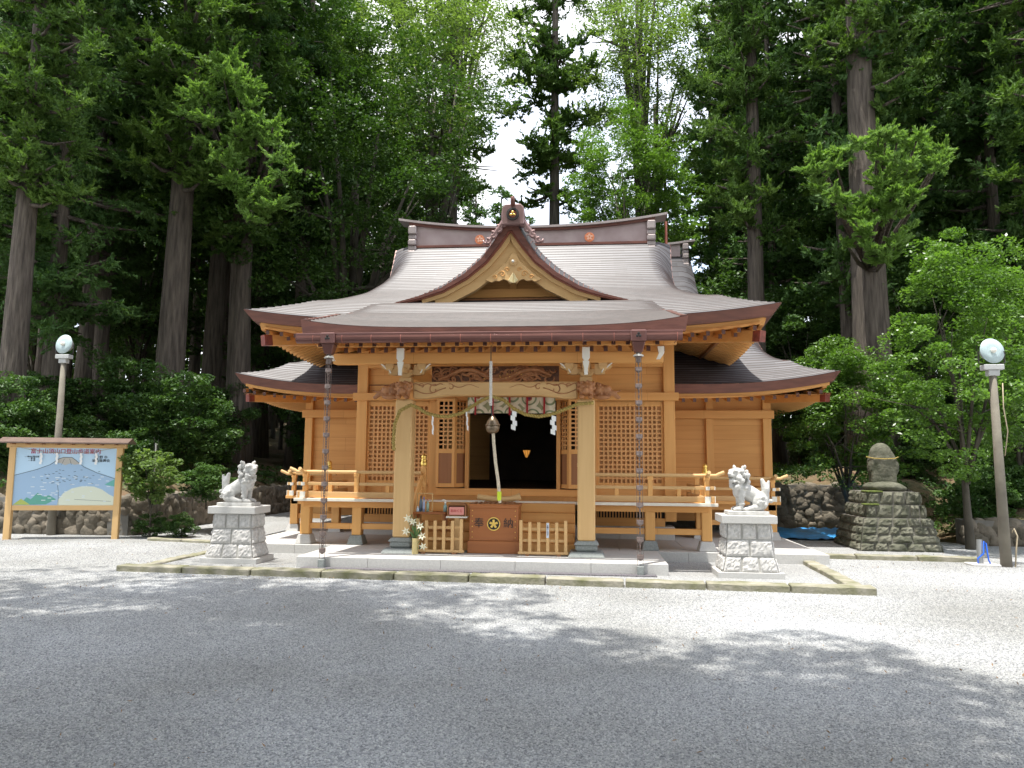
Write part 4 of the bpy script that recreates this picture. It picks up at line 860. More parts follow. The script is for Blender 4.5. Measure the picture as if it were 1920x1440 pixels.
for i in range(5):
    for da,r in ((-.56,.030),(-.30,.066),(-.08,.074),(0,.062),(.08,.074),(.30,.066),(.56,.030)): a=PI/2+i*2*PI/5+da; pl.append((r*math.cos(a),.47+r*math.sin(a)))
g.prism(pl,-.078,-.066); g.go('crest_blossom',GOLD,bx)
text('奉',.17,Matrix.Translation((-.24,-.064,.475))@FACE,BLACK,'written_character',bx); text('納',.17,Matrix.Translation((.24,-.064,.475))@FACE,BLACK,'written_character',bx)
lg=thing('curved_log','curved pale log on small feet lying across the top of the offering box','log',(.04,12.38,.95))
G().tube([(-.36,0,.10),(-.30,0,.085),(-.2,0,.075),(0,0,.055),(.2,0,.07),(.30,0,.09),(.36,0,.115)],[.05,.047,.05,.045,.045,.052,.06],14).go('log_body',WPH,lg,smooth=True)
G().tube([(-.22,-.04,.0),(-.22,.04,.0)],.03,8).tube([(.22,-.04,.0),(.22,.04,.0)],.03,8).box(-.25,.25,-.012,.012,.0,.02).go('log_feet',WD,lg)
# low pickets
def picket(x,label,notice=False):
    t=thing('picket_screen',label,'low fence',(x,11.9,.16),0,'low wooden pickets beside the offering box')
    for i in range(6): G().box(-.355+i*.142-.025,-.355+i*.142+.025,-.02,.02,.03,.52+(.03 if i in (0,5) else 0)).go('picket',WPH,t,bevel=.003)
    for z in (.23,.41): G().box(-.33,.33,.0205,.045,z-.022,z+.022).go('rail',WPH,t)
    G().box(-.40,.40,-.035,.05,.02,.06).go('foot_rail',WPH,t,bevel=.004)
    for s in (-1,1): G().box(s*.25-.03,s*.25+.03,-.08,.1,0,.022).go('foot',WD,t)
    if notice:
        n_=G().box(.071-.02,.071+.02,-.026,-.021,.28,.51).go('notice_strip',mat('pale blue notice',(.55,.62,.72),.5),t); text('お\n願\nい\nし\nま\nす',.028,Matrix.Translation((.071,-.028,.395))@FACE,BLACK,'notice_writing',t)
picket(-.86,'low wooden picket screen between flower vase and offering box'); picket(.81,'low wooden picket screen with a narrow notice strip right of offering box',True)
# flower vase with lilies
vs=thing('flower_vase','bamboo vase of white lilies standing by the left porch pillar','flower vase',(-1.22,11.76,.16))
G().lathe([(.05,0),(.05,.25),(.044,.25),(.044,.03)],(0,0,0),16).go('vase',mat('pale bamboo',(.50,.40,.18),.5,var=.15,scale=8),vs)
rng=random.Random(9); g=G(); fl=[(-.13,.0,.56),(-.04,-.02,.52),(.09,-.03,.44),(-.15,0,.36),(.12,-.02,.28),(.14,-.03,.14),(.0,.02,.6),(-.07,0,.62)]
for p in fl: g.tube([(0,0,.2),(p[0]*.4,p[1],p[2]*.6),p],.005,5)
for i in range(26): a=rng.uniform(0,6.28); h=rng.uniform(.3,.55); r=rng.uniform(.03,.12); g.add([(0,0,h-.12),(r*math.cos(a+.2),r*math.sin(a)*.6,h),(r*1.5*math.cos(a),r*math.sin(a),h+.05),(r*math.cos(a-.2),r*math.sin(a)*.6,h-.02)],[(0,1,2,3)])
g.go('stems_and_leaves',mat('lily leaf',(.06,.13,.03),.5),vs)
for p in fl[:6]:
    g=G(); d=Vector((rng.uniform(-.3,.3),-1,rng.uniform(-.3,.2))).normalized(); u=d.orthogonal().normalized(); w=d.cross(u)
    for i in range(6):
        a=i*PI/3; o=(u*math.cos(a)+w*math.sin(a)); q=(u*math.cos(a+.5)+w*math.sin(a+.5)); q2=(u*math.cos(a-.5)+w*math.sin(a-.5)); c=Vector(p)
        g.add([c,c+d*.04+q2*.03,c+d*.045+o*.075,c+d*.04+q*.03],[(0,1,2,3)])
    g.go('lily_flower',mat('lily petal',(.85,.83,.66),.5,trans=.2) if 'lily petal' not in bpy.data.materials else bpy.data.materials['lily petal'],vs)
# small table with bottles and a frame
tb_=thing('side_table','small reddish table behind the left picket screen','table',(-1.08,12.25,.16))
G().box(-.27,.27,-.14,.14,.60,.64).go('table_top',WBOX,tb_,bevel=.004)
for x in (-.24,.24):
    for y in (-.11,.11): G().box(x-.02,x+.02,y-.02,y+.02,0,.6).go('leg',WBOX,tb_)
fr=G().box(-1.31,-1.295,12.2,12.215,.80,1.09).box(-1.055,-1.04,12.2,12.215,.80,1.09).box(-1.31,-1.04,12.2,12.215,1.09,1.105).box(-1.31,-1.04,12.17,12.24,.80,.812).go('wooden_frame',WPH,label='thin open wooden frame standing on the small side table',cat='frame')
def bottle(x,y,r,h,col,label,cap=(.7,.7,.72)):
    o=G().lathe([(r,0),(r,h*.62),(r*.5,h*.75),(r*.4,h*.85)],(x,y,.80),12).go('bottle',mat('bottle tint',col,.2,spec=.7),smooth=True,label=label,cat='bottle',group='bottles on the small side table')
    G().lathe([(r*.45,h*.85),(r*.45,h)],(x,y,.80),10).go('bottle_cap',mat('bottle cap',cap,.4),o)
bottle(-1.24,12.19,.026,.26,(.10,.16,.22),'dark bottle with black cap, left in the wooden frame',(.03,.03,.04)); bottle(-1.185,12.17,.022,.24,(.35,.42,.62),'pale blue slim bottle in the middle of the frame',(.2,.2,.5)); bottle(-1.12,12.18,.024,.21,(.30,.45,.36),'pale green bottle with reddish cap, right in the frame',(.5,.15,.1)); bottle(-1.28,12.14,.026,.09,(.5,.62,.75),'short pale jar at the left end of the side table')
pb=G().lathe([(.032,0),(.032,.10),(.012,.12),(.012,.15)],(-.83,12.2,.80),14).go('pump_bottle',mat('clear green gel',(.30,.45,.42),.2),smooth=True,label='hand gel bottle with white pump at the right end of the side table',cat='pump bottle')
G().tube([(-.83,12.2,.95),(-.83,12.2,.99),(-.86,12.2,1.0),(-.885,12.2,.99)],.009,6).lathe([(.018,.94),(.018,.96)],(-.83,12.2,0),10).go('pump',WHITE,pb)
sb=thing('small_coin_box','little glass fronted box with pink sign on a wooden post','sign box',(-.60,12.05,.16))
G().box(-.04,.04,-.03,.03,0,.56).go('post',WPH,sb,bevel=.004); G().box(-.17,.17,-.09,.11,.56,.585).go('shelf',mat('pale shelf',(.6,.58,.5),.5),sb)
G().box(-.15,-.135,-.07,.09,.585,.76).box(.135,.15,-.07,.09,.585,.76).box(-.135,.135,-.07,-.055,.585,.60).box(-.135,.135,.075,.09,.585,.76).taper((-.16,.16,-.08,.1),(-.10,.10,-.02,.1),.76,.80).go('case',WD,sb)
G().box(-.12,.12,-.075,-.056,.61,.735).go('pink_sign',mat('pink sign card',(.62,.24,.20),.5),sb); text('おみくじ',.05,Matrix.Translation((0,-.078,.672))@FACE,mat('red ink',(.4,.02,.02),.5),'sign_writing',sb)
# ------------------------------------------------------------------ guardian lions on pedestals
def pedestal(x,y,label):
    t=thing('stone_pedestal',label,'pedestal',(x,y,0),0,'granite pedestals of the guardian lions')
    t.scale=(.93,.70,1)
    G().box(-.5,.5,-.47,.47,-.02,.085).go('base_slab',GRAN,t,bevel=.006)
    c=[(.085,.425),(.30,.375),(.54,.345),(.77,.335)]
    g=G(); 
    for (za,a),(zb,b2) in zip(c[:-1],c[1:]): g.taper((-a+.012,a-.012,-a+.012,a-.012),(-b2+.012,b2-.012,-b2+.012,b2-.012),za,zb)
    core=g.go('pedestal_core',MORTL,t); rng=random.Random(int(x*10)+50)
    blocks=G()
    for k,((za,a),(zb,b2)) in enumerate(zip(c[:-1],c[1:])):
        n=2 if k==1 else 3
        for side in range(4):
            rot=Matrix.Rotation(side*PI/2,4,'Z')
            for i in range(n):
                nu,nv=10,7; V=[];Fc=[]; u0=-1+2*i/n+.014/a; u1=-1+2*(i+1)/n-.014/a
                for jv in range(nv+1):
                    v_=jv/nv; zz=za+.008+(zb-za-.016)*v_; h=a+(b2-a)*v_
                    for ju in range(nu+1):
                        u=u0+(u1-u0)*ju/nu; edge=min(ju,nu-ju,jv,nv-jv); out=0 if edge==0 else (.012+rng.uniform(0,.022))
                        V.append(rot@Vector((u*h,-h-out+.004,zz)))
                for jv in range(nv):
                    for ju in range(nu): o=jv*(nu+1)+ju; Fc.append((o,o+1,o+nu+2,o+nu+1))
                blocks.add(V,Fc)
    blocks.go('rock_faced_block',GRANR,t,smooth=False)
    G().box(-.42,.42,-.42,.42,.77,.885).go('cap_slab',GRAN,t,bevel=.008)
    return t
pedestal(-4.11,11.66,'granite pedestal left of the porch under the lion with closed mouth'); pedestal(3.83,11.38,'granite pedestal right of the porch under the open mouthed lion')
def lion(x,y,z,s,openm,label):
    t=thing('guardian_lion',label,'stone lion',(x,y,z),0,'stone guardian lions on pedestals'); g=G(); X=lambda v:s*v
    rng=random.Random(5 if openm else 6)
    def cap(a,b,ra,rb,n=6,q=1):
        for i in range(n+1):
            u=i/n; g.ball((X(a[0]+(b[0]-a[0])*u),a[1]+(b[1]-a[1])*u,a[2]+(b[2]-a[2])*u),ra+(rb-ra)*u,10,8)
    for q in (-1,1):
        g.ball((X(-.15),q*.075,.13),(.11,.06,.12)); cap((-.12,q*.09,.06),(.0,q*.10,.035),.05,.034); g.ball((X(.03),q*.10,.03),(.055,.036,.03))
        cap((.10,q*.075,.30),(.105,q*.08,.06),.055,.036); g.ball((X(.14),q*.08,.032),(.065,.042,.032)); 
        for k in (-.02,0,.02): g.ball((X(.19),q*.08+k,.025),(.022,.012,.02),8,6)
        for i in range(9): a=rng.uniform(0,6.28); rr=rng.uniform(.0,.07); g.ball((X(-.17+rr*math.cos(a)),q*.125,.13+rr*math.sin(a)),rng.uniform(.02,.03),8,6)
        for i in range(4): g.ball((X(.075),q*.10,.10+.05*i),.022,8,6)
    cap((-.14,0,.17),(.09,0,.31),.105,.115,8); cap((.09,0,.30),(.11,0,.42),.10,.09); g.ball((X(.13),0,.27),(.07,.09,.10))
    H=Vector((.13,-.03,.50)); tw=Matrix.Rotation(-.45,3,'Z')
    def hb(p,r,nu=10,nv=8): q=tw@Vector(p); g.ball((X(H.x+q.x),H.y+q.y,H.z+q.z),r,nu,nv)
    hb((0,0,0),(.095,.095,.09)); hb((.08,0,-.015),(.065,.065,.045)); hb((.13,0,.005),(.028,.04,.025))
    hb((.075,0,-.075 if openm else -.055),(.06,.055,.022)); hb((.11,0,-.085 if openm else -.06),(.03,.035,.02))
    for q in (-1,1):
        hb((.075,q*.05,.045),(.035,.028,.022)); hb((.10,q*.045,.025),.016); hb((-.02,q*.09,.07),(.028,.03,.05)); hb((-.03,q*.12,.10),(.02,.022,.03)); hb((.02,q*.085,-.03),(.035,.03,.03))
    for i in range(5): hb((.09-.0*i,-.05+.025*i,-.10),.018)
    for k in range(58):
        a=rng.uniform(-PI*.95,PI*.95); zz=rng.uniform(-.20,.05); rr=.105+.02*rng.random(); cxm=-.03
        if abs(a)<.7 and zz>-.13: continue
        hb((cxm+rr*math.cos(a)*.9,rr*math.sin(a),zz),rng.uniform(.024,.036),8,6)
    # tail
    cap((-.24,0,.14),(-.24,0,.30),.05,.055); cap((-.24,0,.30),(-.20,0,.42),.055,.028); cap((-.26,0,.28),(-.285,0,.40),.04,.02); 
    for i in range(7): a=rng.uniform(0,6.28); g.ball((X(-.25+.06*math.cos(a)),.04*math.sin(a),.12+.05*math.sin(a*2)),.03,8,6)
    blob(g,'lion_body',STAT,t,voxel=.0085,smooth=1)
    if openm: 
        g=G(); q=tw@Vector((.105,0,-.045)); g.ball((X(H.x+q.x),H.y+q.y-.0,H.z+q.z),(.045,.045,.014),10,6); g.go('open_mouth',MORT,t,smooth=True)
    G().box(-.29,.25,-.155,.155,-.045,.006).go('plinth',STAT,t,bevel=.006); t.scale=(1.08,1.08,1.08)
lion(-4.09,11.62,.935,1,False,'pale stone guardian lion facing right with closed mouth and head turned'); lion(3.86,11.34,.935,-1,True,'pale stone guardian lion facing left with open mouth')
# ------------------------------------------------------------------ map sign board
sg=thing('map_signboard','wooden roofed signboard with a blue painted mountain trail map','signboard',(-9.1,14.25,0),R(14)); 
for s in (-1,1): G().box(s*1.02-.06,s*1.02+.06,-.05,.05,-.1,1.86).go('post',WP,sg,bevel=.006)
G().box(-.96,.96,-.035,.035,.58,.68).go('bottom_rail',WPH,sg,bevel=.004); G().box(-1.14,1.14,-.04,.04,1.84,1.93).go('top_rail',WPH,sg,bevel=.004)
g=G()
for q in (-1,1): g.add([(-1.24,q*.24,1.93),(1.24,q*.24,1.93),(1.24,0,2.02),(-1.24,0,2.02),(-1.24,q*.24,1.955),(1.24,q*.24,1.955),(1.24,0,2.05),(-1.24,0,2.05)],[(0,1,2,3),(4,5,6,7),(0,1,5,4),(1,2,6,5),(3,0,4,7)])
g.go('sign_roof',mat('red brown painted sheet',(.13,.085,.065),.5,var=.15,scale=6),sg)
g=G()
for i in range(8): g.box(-1.0+i*.28,-.97+i*.28,-.2,.2,1.905,1.93)
g.go('roof_batten',WD,sg)
pan=G().box(-.96,.96,-.02,.0,.68,1.84).go('map_panel',mat('pale blue map ground',(.40,.58,.74),.4,scale=1.3,base2=(.46,.63,.78)),sg)
def art(name,col,poly,d): G().prism(poly,-.021-d*.0012,-.0205-d*.0012+.0004).go(name,mat('map paint',col,.5),pan)
fuji=[(-.96,1.28),(-.55,1.40),(-.30,1.50),(-.14,1.62),(-.06,1.65),(.10,1.65),(.17,1.60),(.34,1.46),(.60,1.34),(.96,1.22),(.96,.68),(-.96,.68)]
art('painted_mountain',(.30,.44,.60),fuji,1); art('painted_summit',(.42,.40,.36),[(-.22,1.55),(-.14,1.62),(-.06,1.65),(.10,1.65),(.17,1.60),(.26,1.52),(.16,1.50),(.08,1.53),(-.02,1.49),(-.1,1.53)],2)
art('painted_fields',(.60,.64,.52),[(-.12,.68),(-.10,.80),(-.02,.92),(.14,1.02),(.34,1.07),(.56,1.06),(.72,1.0),(.86,.90),(.96,.85),(.96,.68)],2)
art('painted_hills',(.10,.33,.26),[(-.80,.72),(-.70,.84),(-.62,.80),(-.50,.93),(-.40,.86),(-.28,.88),(-.14,.80),(-.2,.77),(-.33,.70),(-.75,.69)],3); art('painted_hills',(.38,.44,.10),[(-.95,.69),(-.80,.81),(-.62,.69)],4); art('painted_hills',(.12,.38,.34),[(.76,1.10),(.96,1.22),(.96,1.06)],3)
g=G(); 
for a,b2 in zip(fuji[:9],fuji[1:10]): g.bar((a[0],-.0245,a[1]),(b2[0],-.0245,b2[1]),.002,.010)
rng=random.Random(12)
for ln in ([(-.09,1.50),(-.04,1.62)],[(.06,1.62),(.10,1.50)],[(-.1,.68),(-.11,.95),(-.14,1.1)],[(.2,.80),(.9,.76)]):
    for a,b2 in zip(ln[:-1],ln[1:]): g.bar((a[0],-.0245,a[1]),(b2[0],-.0245,b2[1]),.002,.006)
for i in range(40): x=rng.gauss(.0,.25); z=rng.gauss(1.2,.1); g.bar((x,-.0245,z),(x+.04,-.0245,z+rng.uniform(-.015,.015)),.002,.009)
g.go('map_lines',mat('dark map line',(.07,.10,.12),.5),pan)
g=G()
for i in range(45): x=rng.uniform(-.85,.85); z=rng.uniform(.75,1.3); g.box(x,x+rng.uniform(.03,.09),-.0255,-.0245,z,z+.014)
g.go('map_place_tags',mat('pale map tag',(.62,.70,.74),.5),pan)
text('富士山須山口登山歩道案内',.112,Matrix.Translation((-.02,-.0246,1.765))@FACE,mat('crimson lettering',(.42,.02,.07),.5),'sign_title',sg); text('裾 野 市\n須山振興会',.07,Matrix.Translation((.66,-.0246,1.62))@FACE,BLACK,'sign_writing',sg); text('— 須山口登山道\n— 車 道\n— 歩 道',.038,Matrix.Translation((-.66,-.0246,1.62))@FACE,BLACK,'sign_writing',sg)
g=G()
for x in (-.48,-.18,.28,.57):
    for k in range(5): o=.012*(k%2); g.add([(x+o-.022,-.05,1.74-k*.045),(x+o+.022,-.05,1.735-k*.045),(x+o+.022,-.05,1.685-k*.045),(x+o-.022,-.05,1.69-k*.045)],[(0,1,2,3)])
g.go('paper_streamer',PAPER,sg); G().tube([(-.95,-.05,1.86),(-.5,-.05,1.76),(0,-.05,1.735),(.5,-.05,1.76),(.95,-.05,1.86)],.004,4).go('streamer_string',ROPEM,sg)
# ------------------------------------------------------------------ lamp posts
CONC=mat('weathered lamp post',(.20,.18,.14),.8,scale=3,base2=(.13,.115,.09),bump=.004,bscale=20)
def lamp(x,y,h,label,tilt,yaw_):
    t=thing('floodlight_post',label,'lamp post',(x,y,0),0,'floodlight posts at the edge of the yard'); t.rotation_euler=(0,tilt,0)
    G().tube([(0,0,-.2),(0,0,h*.5),(0,0,h)],[.088,.072,.055],16).go('pole',CONC,t,smooth=True)
    G().box(-.16,.16,-.08,.08,h+.08,h+.17).box(-.09,.09,-.06,.06,h-.02,h+.08).go('control_gear_box',mat('grey painted steel',(.42,.43,.42),.5),t,bevel=.01)
    Mr=Matrix.Rotation(yaw_,4,'Z')@Matrix.Rotation(R(83),4,'X')
    hd=G().lathe([(.06,-.16),(.12,-.13),(.175,-.04),(.196,.0),(.196,.015),(.188,.015)],(0,-.02,h+.40),28,Mr).go('lamp_head',bpy.data.materials['grey painted steel'],t,smooth=True)
    G().lathe([(0,.024),(.10,.028),(.214,.018),(.214,.012),(0,.012)],(0,-.02,h+.40),28,Mr).go('lens',mat('pale aqua glass lens',(.40,.50,.51),.4,spec=.4),t,smooth=True)
    G().ball(Mr@Vector((0,0,.05))+Vector((0,-.02,h+.40)),.045,12,8).go('bulb_cap',WHITE,t,smooth=True)
    g=G(); g.tube([(-.205,0,h+.40),(-.205,0,h+.2),(-.1,0,h+.17),(.1,0,h+.17),(.205,0,h+.2),(.205,0,h+.40)],.012,6).go('bracket',IRON,t)
    return t
lamp(-9.9,15.0,3.72,'round floodlight on a post behind the map signboard',0,R(-8)); lp=lamp(8.30,13.05,3.15,'round floodlight on a brown post with loose cable at the right edge',R(-.6),R(10))
G().tube([(.11,-.05,.0),(.14,-.06,.3),(.17,-.06,.5),(.13,-.05,.62),(.10,-.04,.55)],.012,6).tube([(.1,.0,1.8),(.12,-.1,2.2),(.08,-.1,2.6),(.10,-.09,3.0)],.009,5).go('loose_cable',mat('tan cable',(.4,.33,.22),.6),lp,smooth=True)
tp=thing('water_standpipe','steel standpipe with a blue hose on a concrete pad beside the right lamp post','standpipe',(7.98,13.15,0))
G().box(-.22,.22,-.16,.16,-.02,.035).go('concrete_pad',GRAN,tp,bevel=.01); G().tube([(-.03,0,.03),(-.03,0,.42)],.045,14).go('pipe',mat('steel pipe',(.35,.36,.36),.3,metal=.7),tp)
G().tube([(-.09,-.05,.04),(-.09,-.05,.12),(0,-.06,.2),(.02,-.05,.40),(.05,-.05,.36),(.07,-.06,.1),(.10,-.05,.04)],.012,6).go('hose',mat('bright blue hose',(.02,.14,.75),.4),tp,smooth=True)
sk_=thing('thin_marker_pole','thin pale pole with a short crosspiece in the undergrowth right of the signboard','pole',(-9.05,17.3,Hgt(-9.05,17.3)))
G().tube([(0,0,-.1),(0,0,.95)],.02,8).go('pole',mat('pale grey pole',(.45,.44,.40),.6),sk_); G().tube([(-.06,0,.62),(.06,0,.62)],.018,6).tube([(-.05,0,.62),(-.05,0,1.1)],.006,5).tube([(.05,0,.62),(.05,0,1.05)],.006,5).go('crosspiece',IRON,sk_)
# ------------------------------------------------------------------ stone monument
st=thing('stone_monument','weathered upright memorial stone on a stepped mossy rock base','monument',(7.45,15.75,0)); rng=random.Random(31)
def rocky(g,b0,b1,z0,z1,nu,nv,amp,rng):
    for side in range(4):
        rot=Matrix.Rotation(side*PI/2,4,'Z'); V=[];Fc=[]
        for j in range(nv+1):
            v_=j/nv; hx=b0+(b1-b0)*v_; z=z0+(z1-z0)*v_
            for i in range(nu+1):
                u=-1+2*i/nu; o=0 if i in (0,nu) or j in (0,nv) else rng.uniform(-amp,amp); V.append(rot@Vector((u*hx,-hx+o,z+(0 if j in (0,nv) else rng.uniform(-amp,amp)*.4))))
        for j in range(nv):
            for i in range(nu): o=j*(nu+1)+i; Fc.append((o,o+1,o+nu+2,o+nu+1))
        g.add(V,Fc)
    g.add([(-b1,-b1,z1),(b1,-b1,z1),(b1,b1,z1),(-b1,b1,z1)],[(0,1,2,3)])
def stonecourses(b0,b1,z0,z1,rows,name,mt,seed):
    rng=random.Random(seed); g=G(); core=G(); core.taper((-b0+.008,b0-.008,-b0+.008,b0-.008),(-b1+.008,b1-.008,-b1+.008,b1-.008),z0-.05,z1-.004)
    for r in range(rows):
        za=z0+(z1-z0)*r/rows; zb=z0+(z1-z0)*(r+1)/rows; ha=b0+(b1-b0)*r/rows; hb=b0+(b1-b0)*(r+1)/rows
        for side in range(4):
            rot=Matrix.Rotation(side*PI/2,4,'Z'); u=-1.0
            while u<.98:
                u2=min(1,u+rng.uniform(.28,.6)); u2=1 if u2>.82 else u2
                nu,nv=6,4; V=[];Fc=[]; ga=.010/ha; sk=rng.uniform(-.03,.03)
                for jv in range(nv+1):
                    v_=jv/nv; z=za+.006+(zb-za-.012)*v_; h=ha+(hb-ha)*v_
                    for ju in range(nu+1):
                        uu=u+ga+(u2-u-2*ga)*ju/nu+sk*(v_-.5)*(0 if ju in (0,) and u<-.99 else 1); ed=min(ju,nu-ju,jv,nv-jv); out=0 if ed==0 else .022+rng.uniform(0,.03)
                        V.append(rot@Vector((uu*h,-h-out,z+ (rng.uniform(-.01,.01) if 0<jv<nv else 0))))
                for jv in range(nv):
                    for ju in range(nu): o_=jv*(nu+1)+ju; Fc.append((o_,o_+1,o_+nu+2,o_+nu+1))
                g.add(V,Fc); u=u2
    o=g.go(name,mt,st,smooth=False); core.go('joint_fill',MORT,st); return o
stonecourses(.76,.62,0,.62,4,'battered_base',ROCKM,3); stonecourses(.56,.55,.62,.87,1,'middle_course',ROCKM,4); stonecourses(.50,.49,.87,1.12,1,'upper_course',ROCKM,5)
G().box(-.51,-.2,-.53,-.2,1.105,1.135).box(-.60,-.3,-.60,-.45,.86,.89).go('moss_patch',MOSSG,st,bevel=.01)
g=G(); g.ball((0,0,1.20),(.40,.34,.12),14,10).ball((.12,0,1.17),(.33,.3,.10),14,10); blob(g,'cushion_rock',ROCKM,st,.03,2)
g=G(); g.ball((0,0,1.62),(.30,.15,.40),16,12).ball((-.02,0,1.84),(.23,.13,.25),14,10).ball((.16,0,1.60),(.17,.13,.22),12,8).box(-.24,.24,-.12,.12,1.25,1.75); sto=blob(g,'memorial_stone',ROCKM,st,.025,3)
G().tube([(-.31,-.02,1.80),(-.2,-.13,1.77),(0,-.16,1.76),(.2,-.13,1.77),(.31,-.02,1.80)],.012,6).go('paper_rope',ROPEM,st)
# blue sheet on the ground
rng=random.Random(8); V=[];Fc=[]
for j in range(15):
    for i in range(21): V.append((5.55+i*.11+j*.03,16.85+j*.2,.02+.045*abs(math.sin(i*1.3+j*.9))*rng.random()+.03*rng.random()))
for j in range(14):
    for i in range(20): o=j*21+i; Fc.append((o,o+1,o+22,o+21))
link('tarpaulin',npmesh('tarpaulin',V,Fc,PLAST),label='crumpled bright blue plastic sheet lying on the ground before the stone monument',cat='tarpaulin')
# ------------------------------------------------------------------ retaining walls of round rocks
def rockwall(pts,h,label,seed,size=.26):
    rng=random.Random(seed); g=G(); a=Vector(pts[0]); b=Vector(pts[1]); d=b-a; L=d.length; u=d.normalized(); nrm=Vector((u.y,-u.x,0)); rows=int(h/(size*.72))+1; ang=math.atan2(u.y,u.x)
    core=G(); Mx=Matrix.Translation(a)@Matrix.Rotation(ang,4,'Z'); core.box(0,L,.02,.5,-.1,h-.04,Mx)
    for r in range(rows):
        x=rng.uniform(-.1,.1)
        while x<L:
            w=size*rng.uniform(.7,1.5); z=size*.3+r*(h-size*.3)/rows+rng.uniform(-.03,.03); M1=Mx@Matrix.Translation((x+w/2,.06+.06*r/rows+rng.uniform(-.02,.03),z))@Euler((rng.uniform(-.3,.3),rng.uniform(-.6,.6),rng.uniform(-.2,.2))).to_matrix().to_4x4()
            q=G().ball((0,0,0),(1,1,1),9,7); ex=rng.uniform(.55,.85); sz=(w*.60,.12,size*.56*rng.uniform(.8,1.3)); ph=rng.uniform(0,9)
            g.add([M1@Vector([math.copysign(abs(c)**ex,c)*k_*(1+.13*math.sin(ph+c*5+p[0]*4+p[2]*3)) for c,k_ in zip(p,sz)]) for p in q.v],q.f); x+=w*.93
    t=thing('retaining_wall',label,'rock wall',a); 
    o=g.go('facing_rocks',ROCK,t,smooth=True); o.matrix_parent_inverse=t.matrix_world.inverted(); o.location=-Vector(a)
    o=core.go('wall_core',MORT,t); o.location=-Vector(a)
    return t
rockwall([(-16.0,14.95,0),(-8.3,15.2,0)],.82,'low dark rock retaining wall running behind the map signboard',1)
rockwall([(-8.25,15.15,0),(-8.0,24.5,0)],.86,'sunlit rock retaining wall running back beside the left wing',2)
rockwall([(6.0,20.1,0),(9.6,20.1,0)],1.15,'shaded rock retaining wall behind the blue sheet',3)
rockwall([(9.35,16.5,0),(16,16.2,0)],.55,'low rock wall behind the trees at the right edge',4)
# ------------------------------------------------------------------ honden behind
hb_=thing('rear_sanctuary','rear sanctuary with a copper roof showing behind the right end of the main roof','shrine building',(0,28.5,0))
HP=smoothtab([(-4,5.6),(-3,6.3),(-2,7.2),(-1,8.3),(0,9.75)],30)
sh=sheet('sanctuary_roof',ROOF,hb_,(-4,0),lambda y:lerp([(-4,6.3),(-2.5,5.85),(-1,5.6),(0,5.5)],y),lambda x,y:lerp(HP,y)-(.3*max(0,(abs(x)-5.1)/.5)**2 if y>-3 else 0),course=.17)
s2=sheet('sanctuary_rear_roof',ROOF,hb_,(-4,0),lambda y:lerp([(-4,6.3),(-2.5,5.85),(-1,5.6),(0,5.5)],y),lambda x,y:lerp(HP,y)-(.3*max(0,(abs(x)-5.1)/.5)**2 if y>-3 else 0),course=.4); s2.scale=(1,-1,1)
rt2=lambda x:10.02+.22*(abs(x)/5.6)**4
t,b=ribx(lambda x:rt2(x)-.08,lambda x:9.6,-5.1,5.1); o=G().ribbon(t,b,-.18,.18).go('sanctuary_ridge',bpy.data.materials['purple brown copper ridge'],hb_)
t,b=ribx(lambda x:rt2(x),lambda x:rt2(x)-.08,-5.6,5.65); G().ribbon(t,b,-.28,.28).go('ridge_cap',bpy.data.materials['grey copper cap'],o)
for s in (-1,1):
    g=G()
    for z0,z1,dy in ((9.85,10.08,.3),(9.68,9.85,.25),(9.5,9.68,.3),(9.3,9.5,.27),(9.1,9.3,.33)): g.box(s*5.3-.12,s*5.3+.12,-dy,dy,z0,z1)
    g.go('ridge_end_tile',bpy.data.materials['grey copper cap'],hb_,bevel=.03)
G().box(-4.4,4.4,-2.8,3,0,6.4).go('sanctuary_wall',WH,hb_)
CANOPY=[(-3.8,.0,'brBig',(1.27,1.27,1.3),1),(-3.0,-1.0,'brBig',(.9,.9,1.15),4),(-5.5,-4.0,'brBig',(1.1,1.1,1.2),2.5),(4.4,-5.8,'brBig',(1.15,1.15,1.3),2),(-10.5,-3.8,'brBig',(1.15,1.15,1.3),3),(0,-8.5,'brBig',(1.3,1.3,1.2),5),(10,-8,'cedA',(1.4,1.4,1),4)]
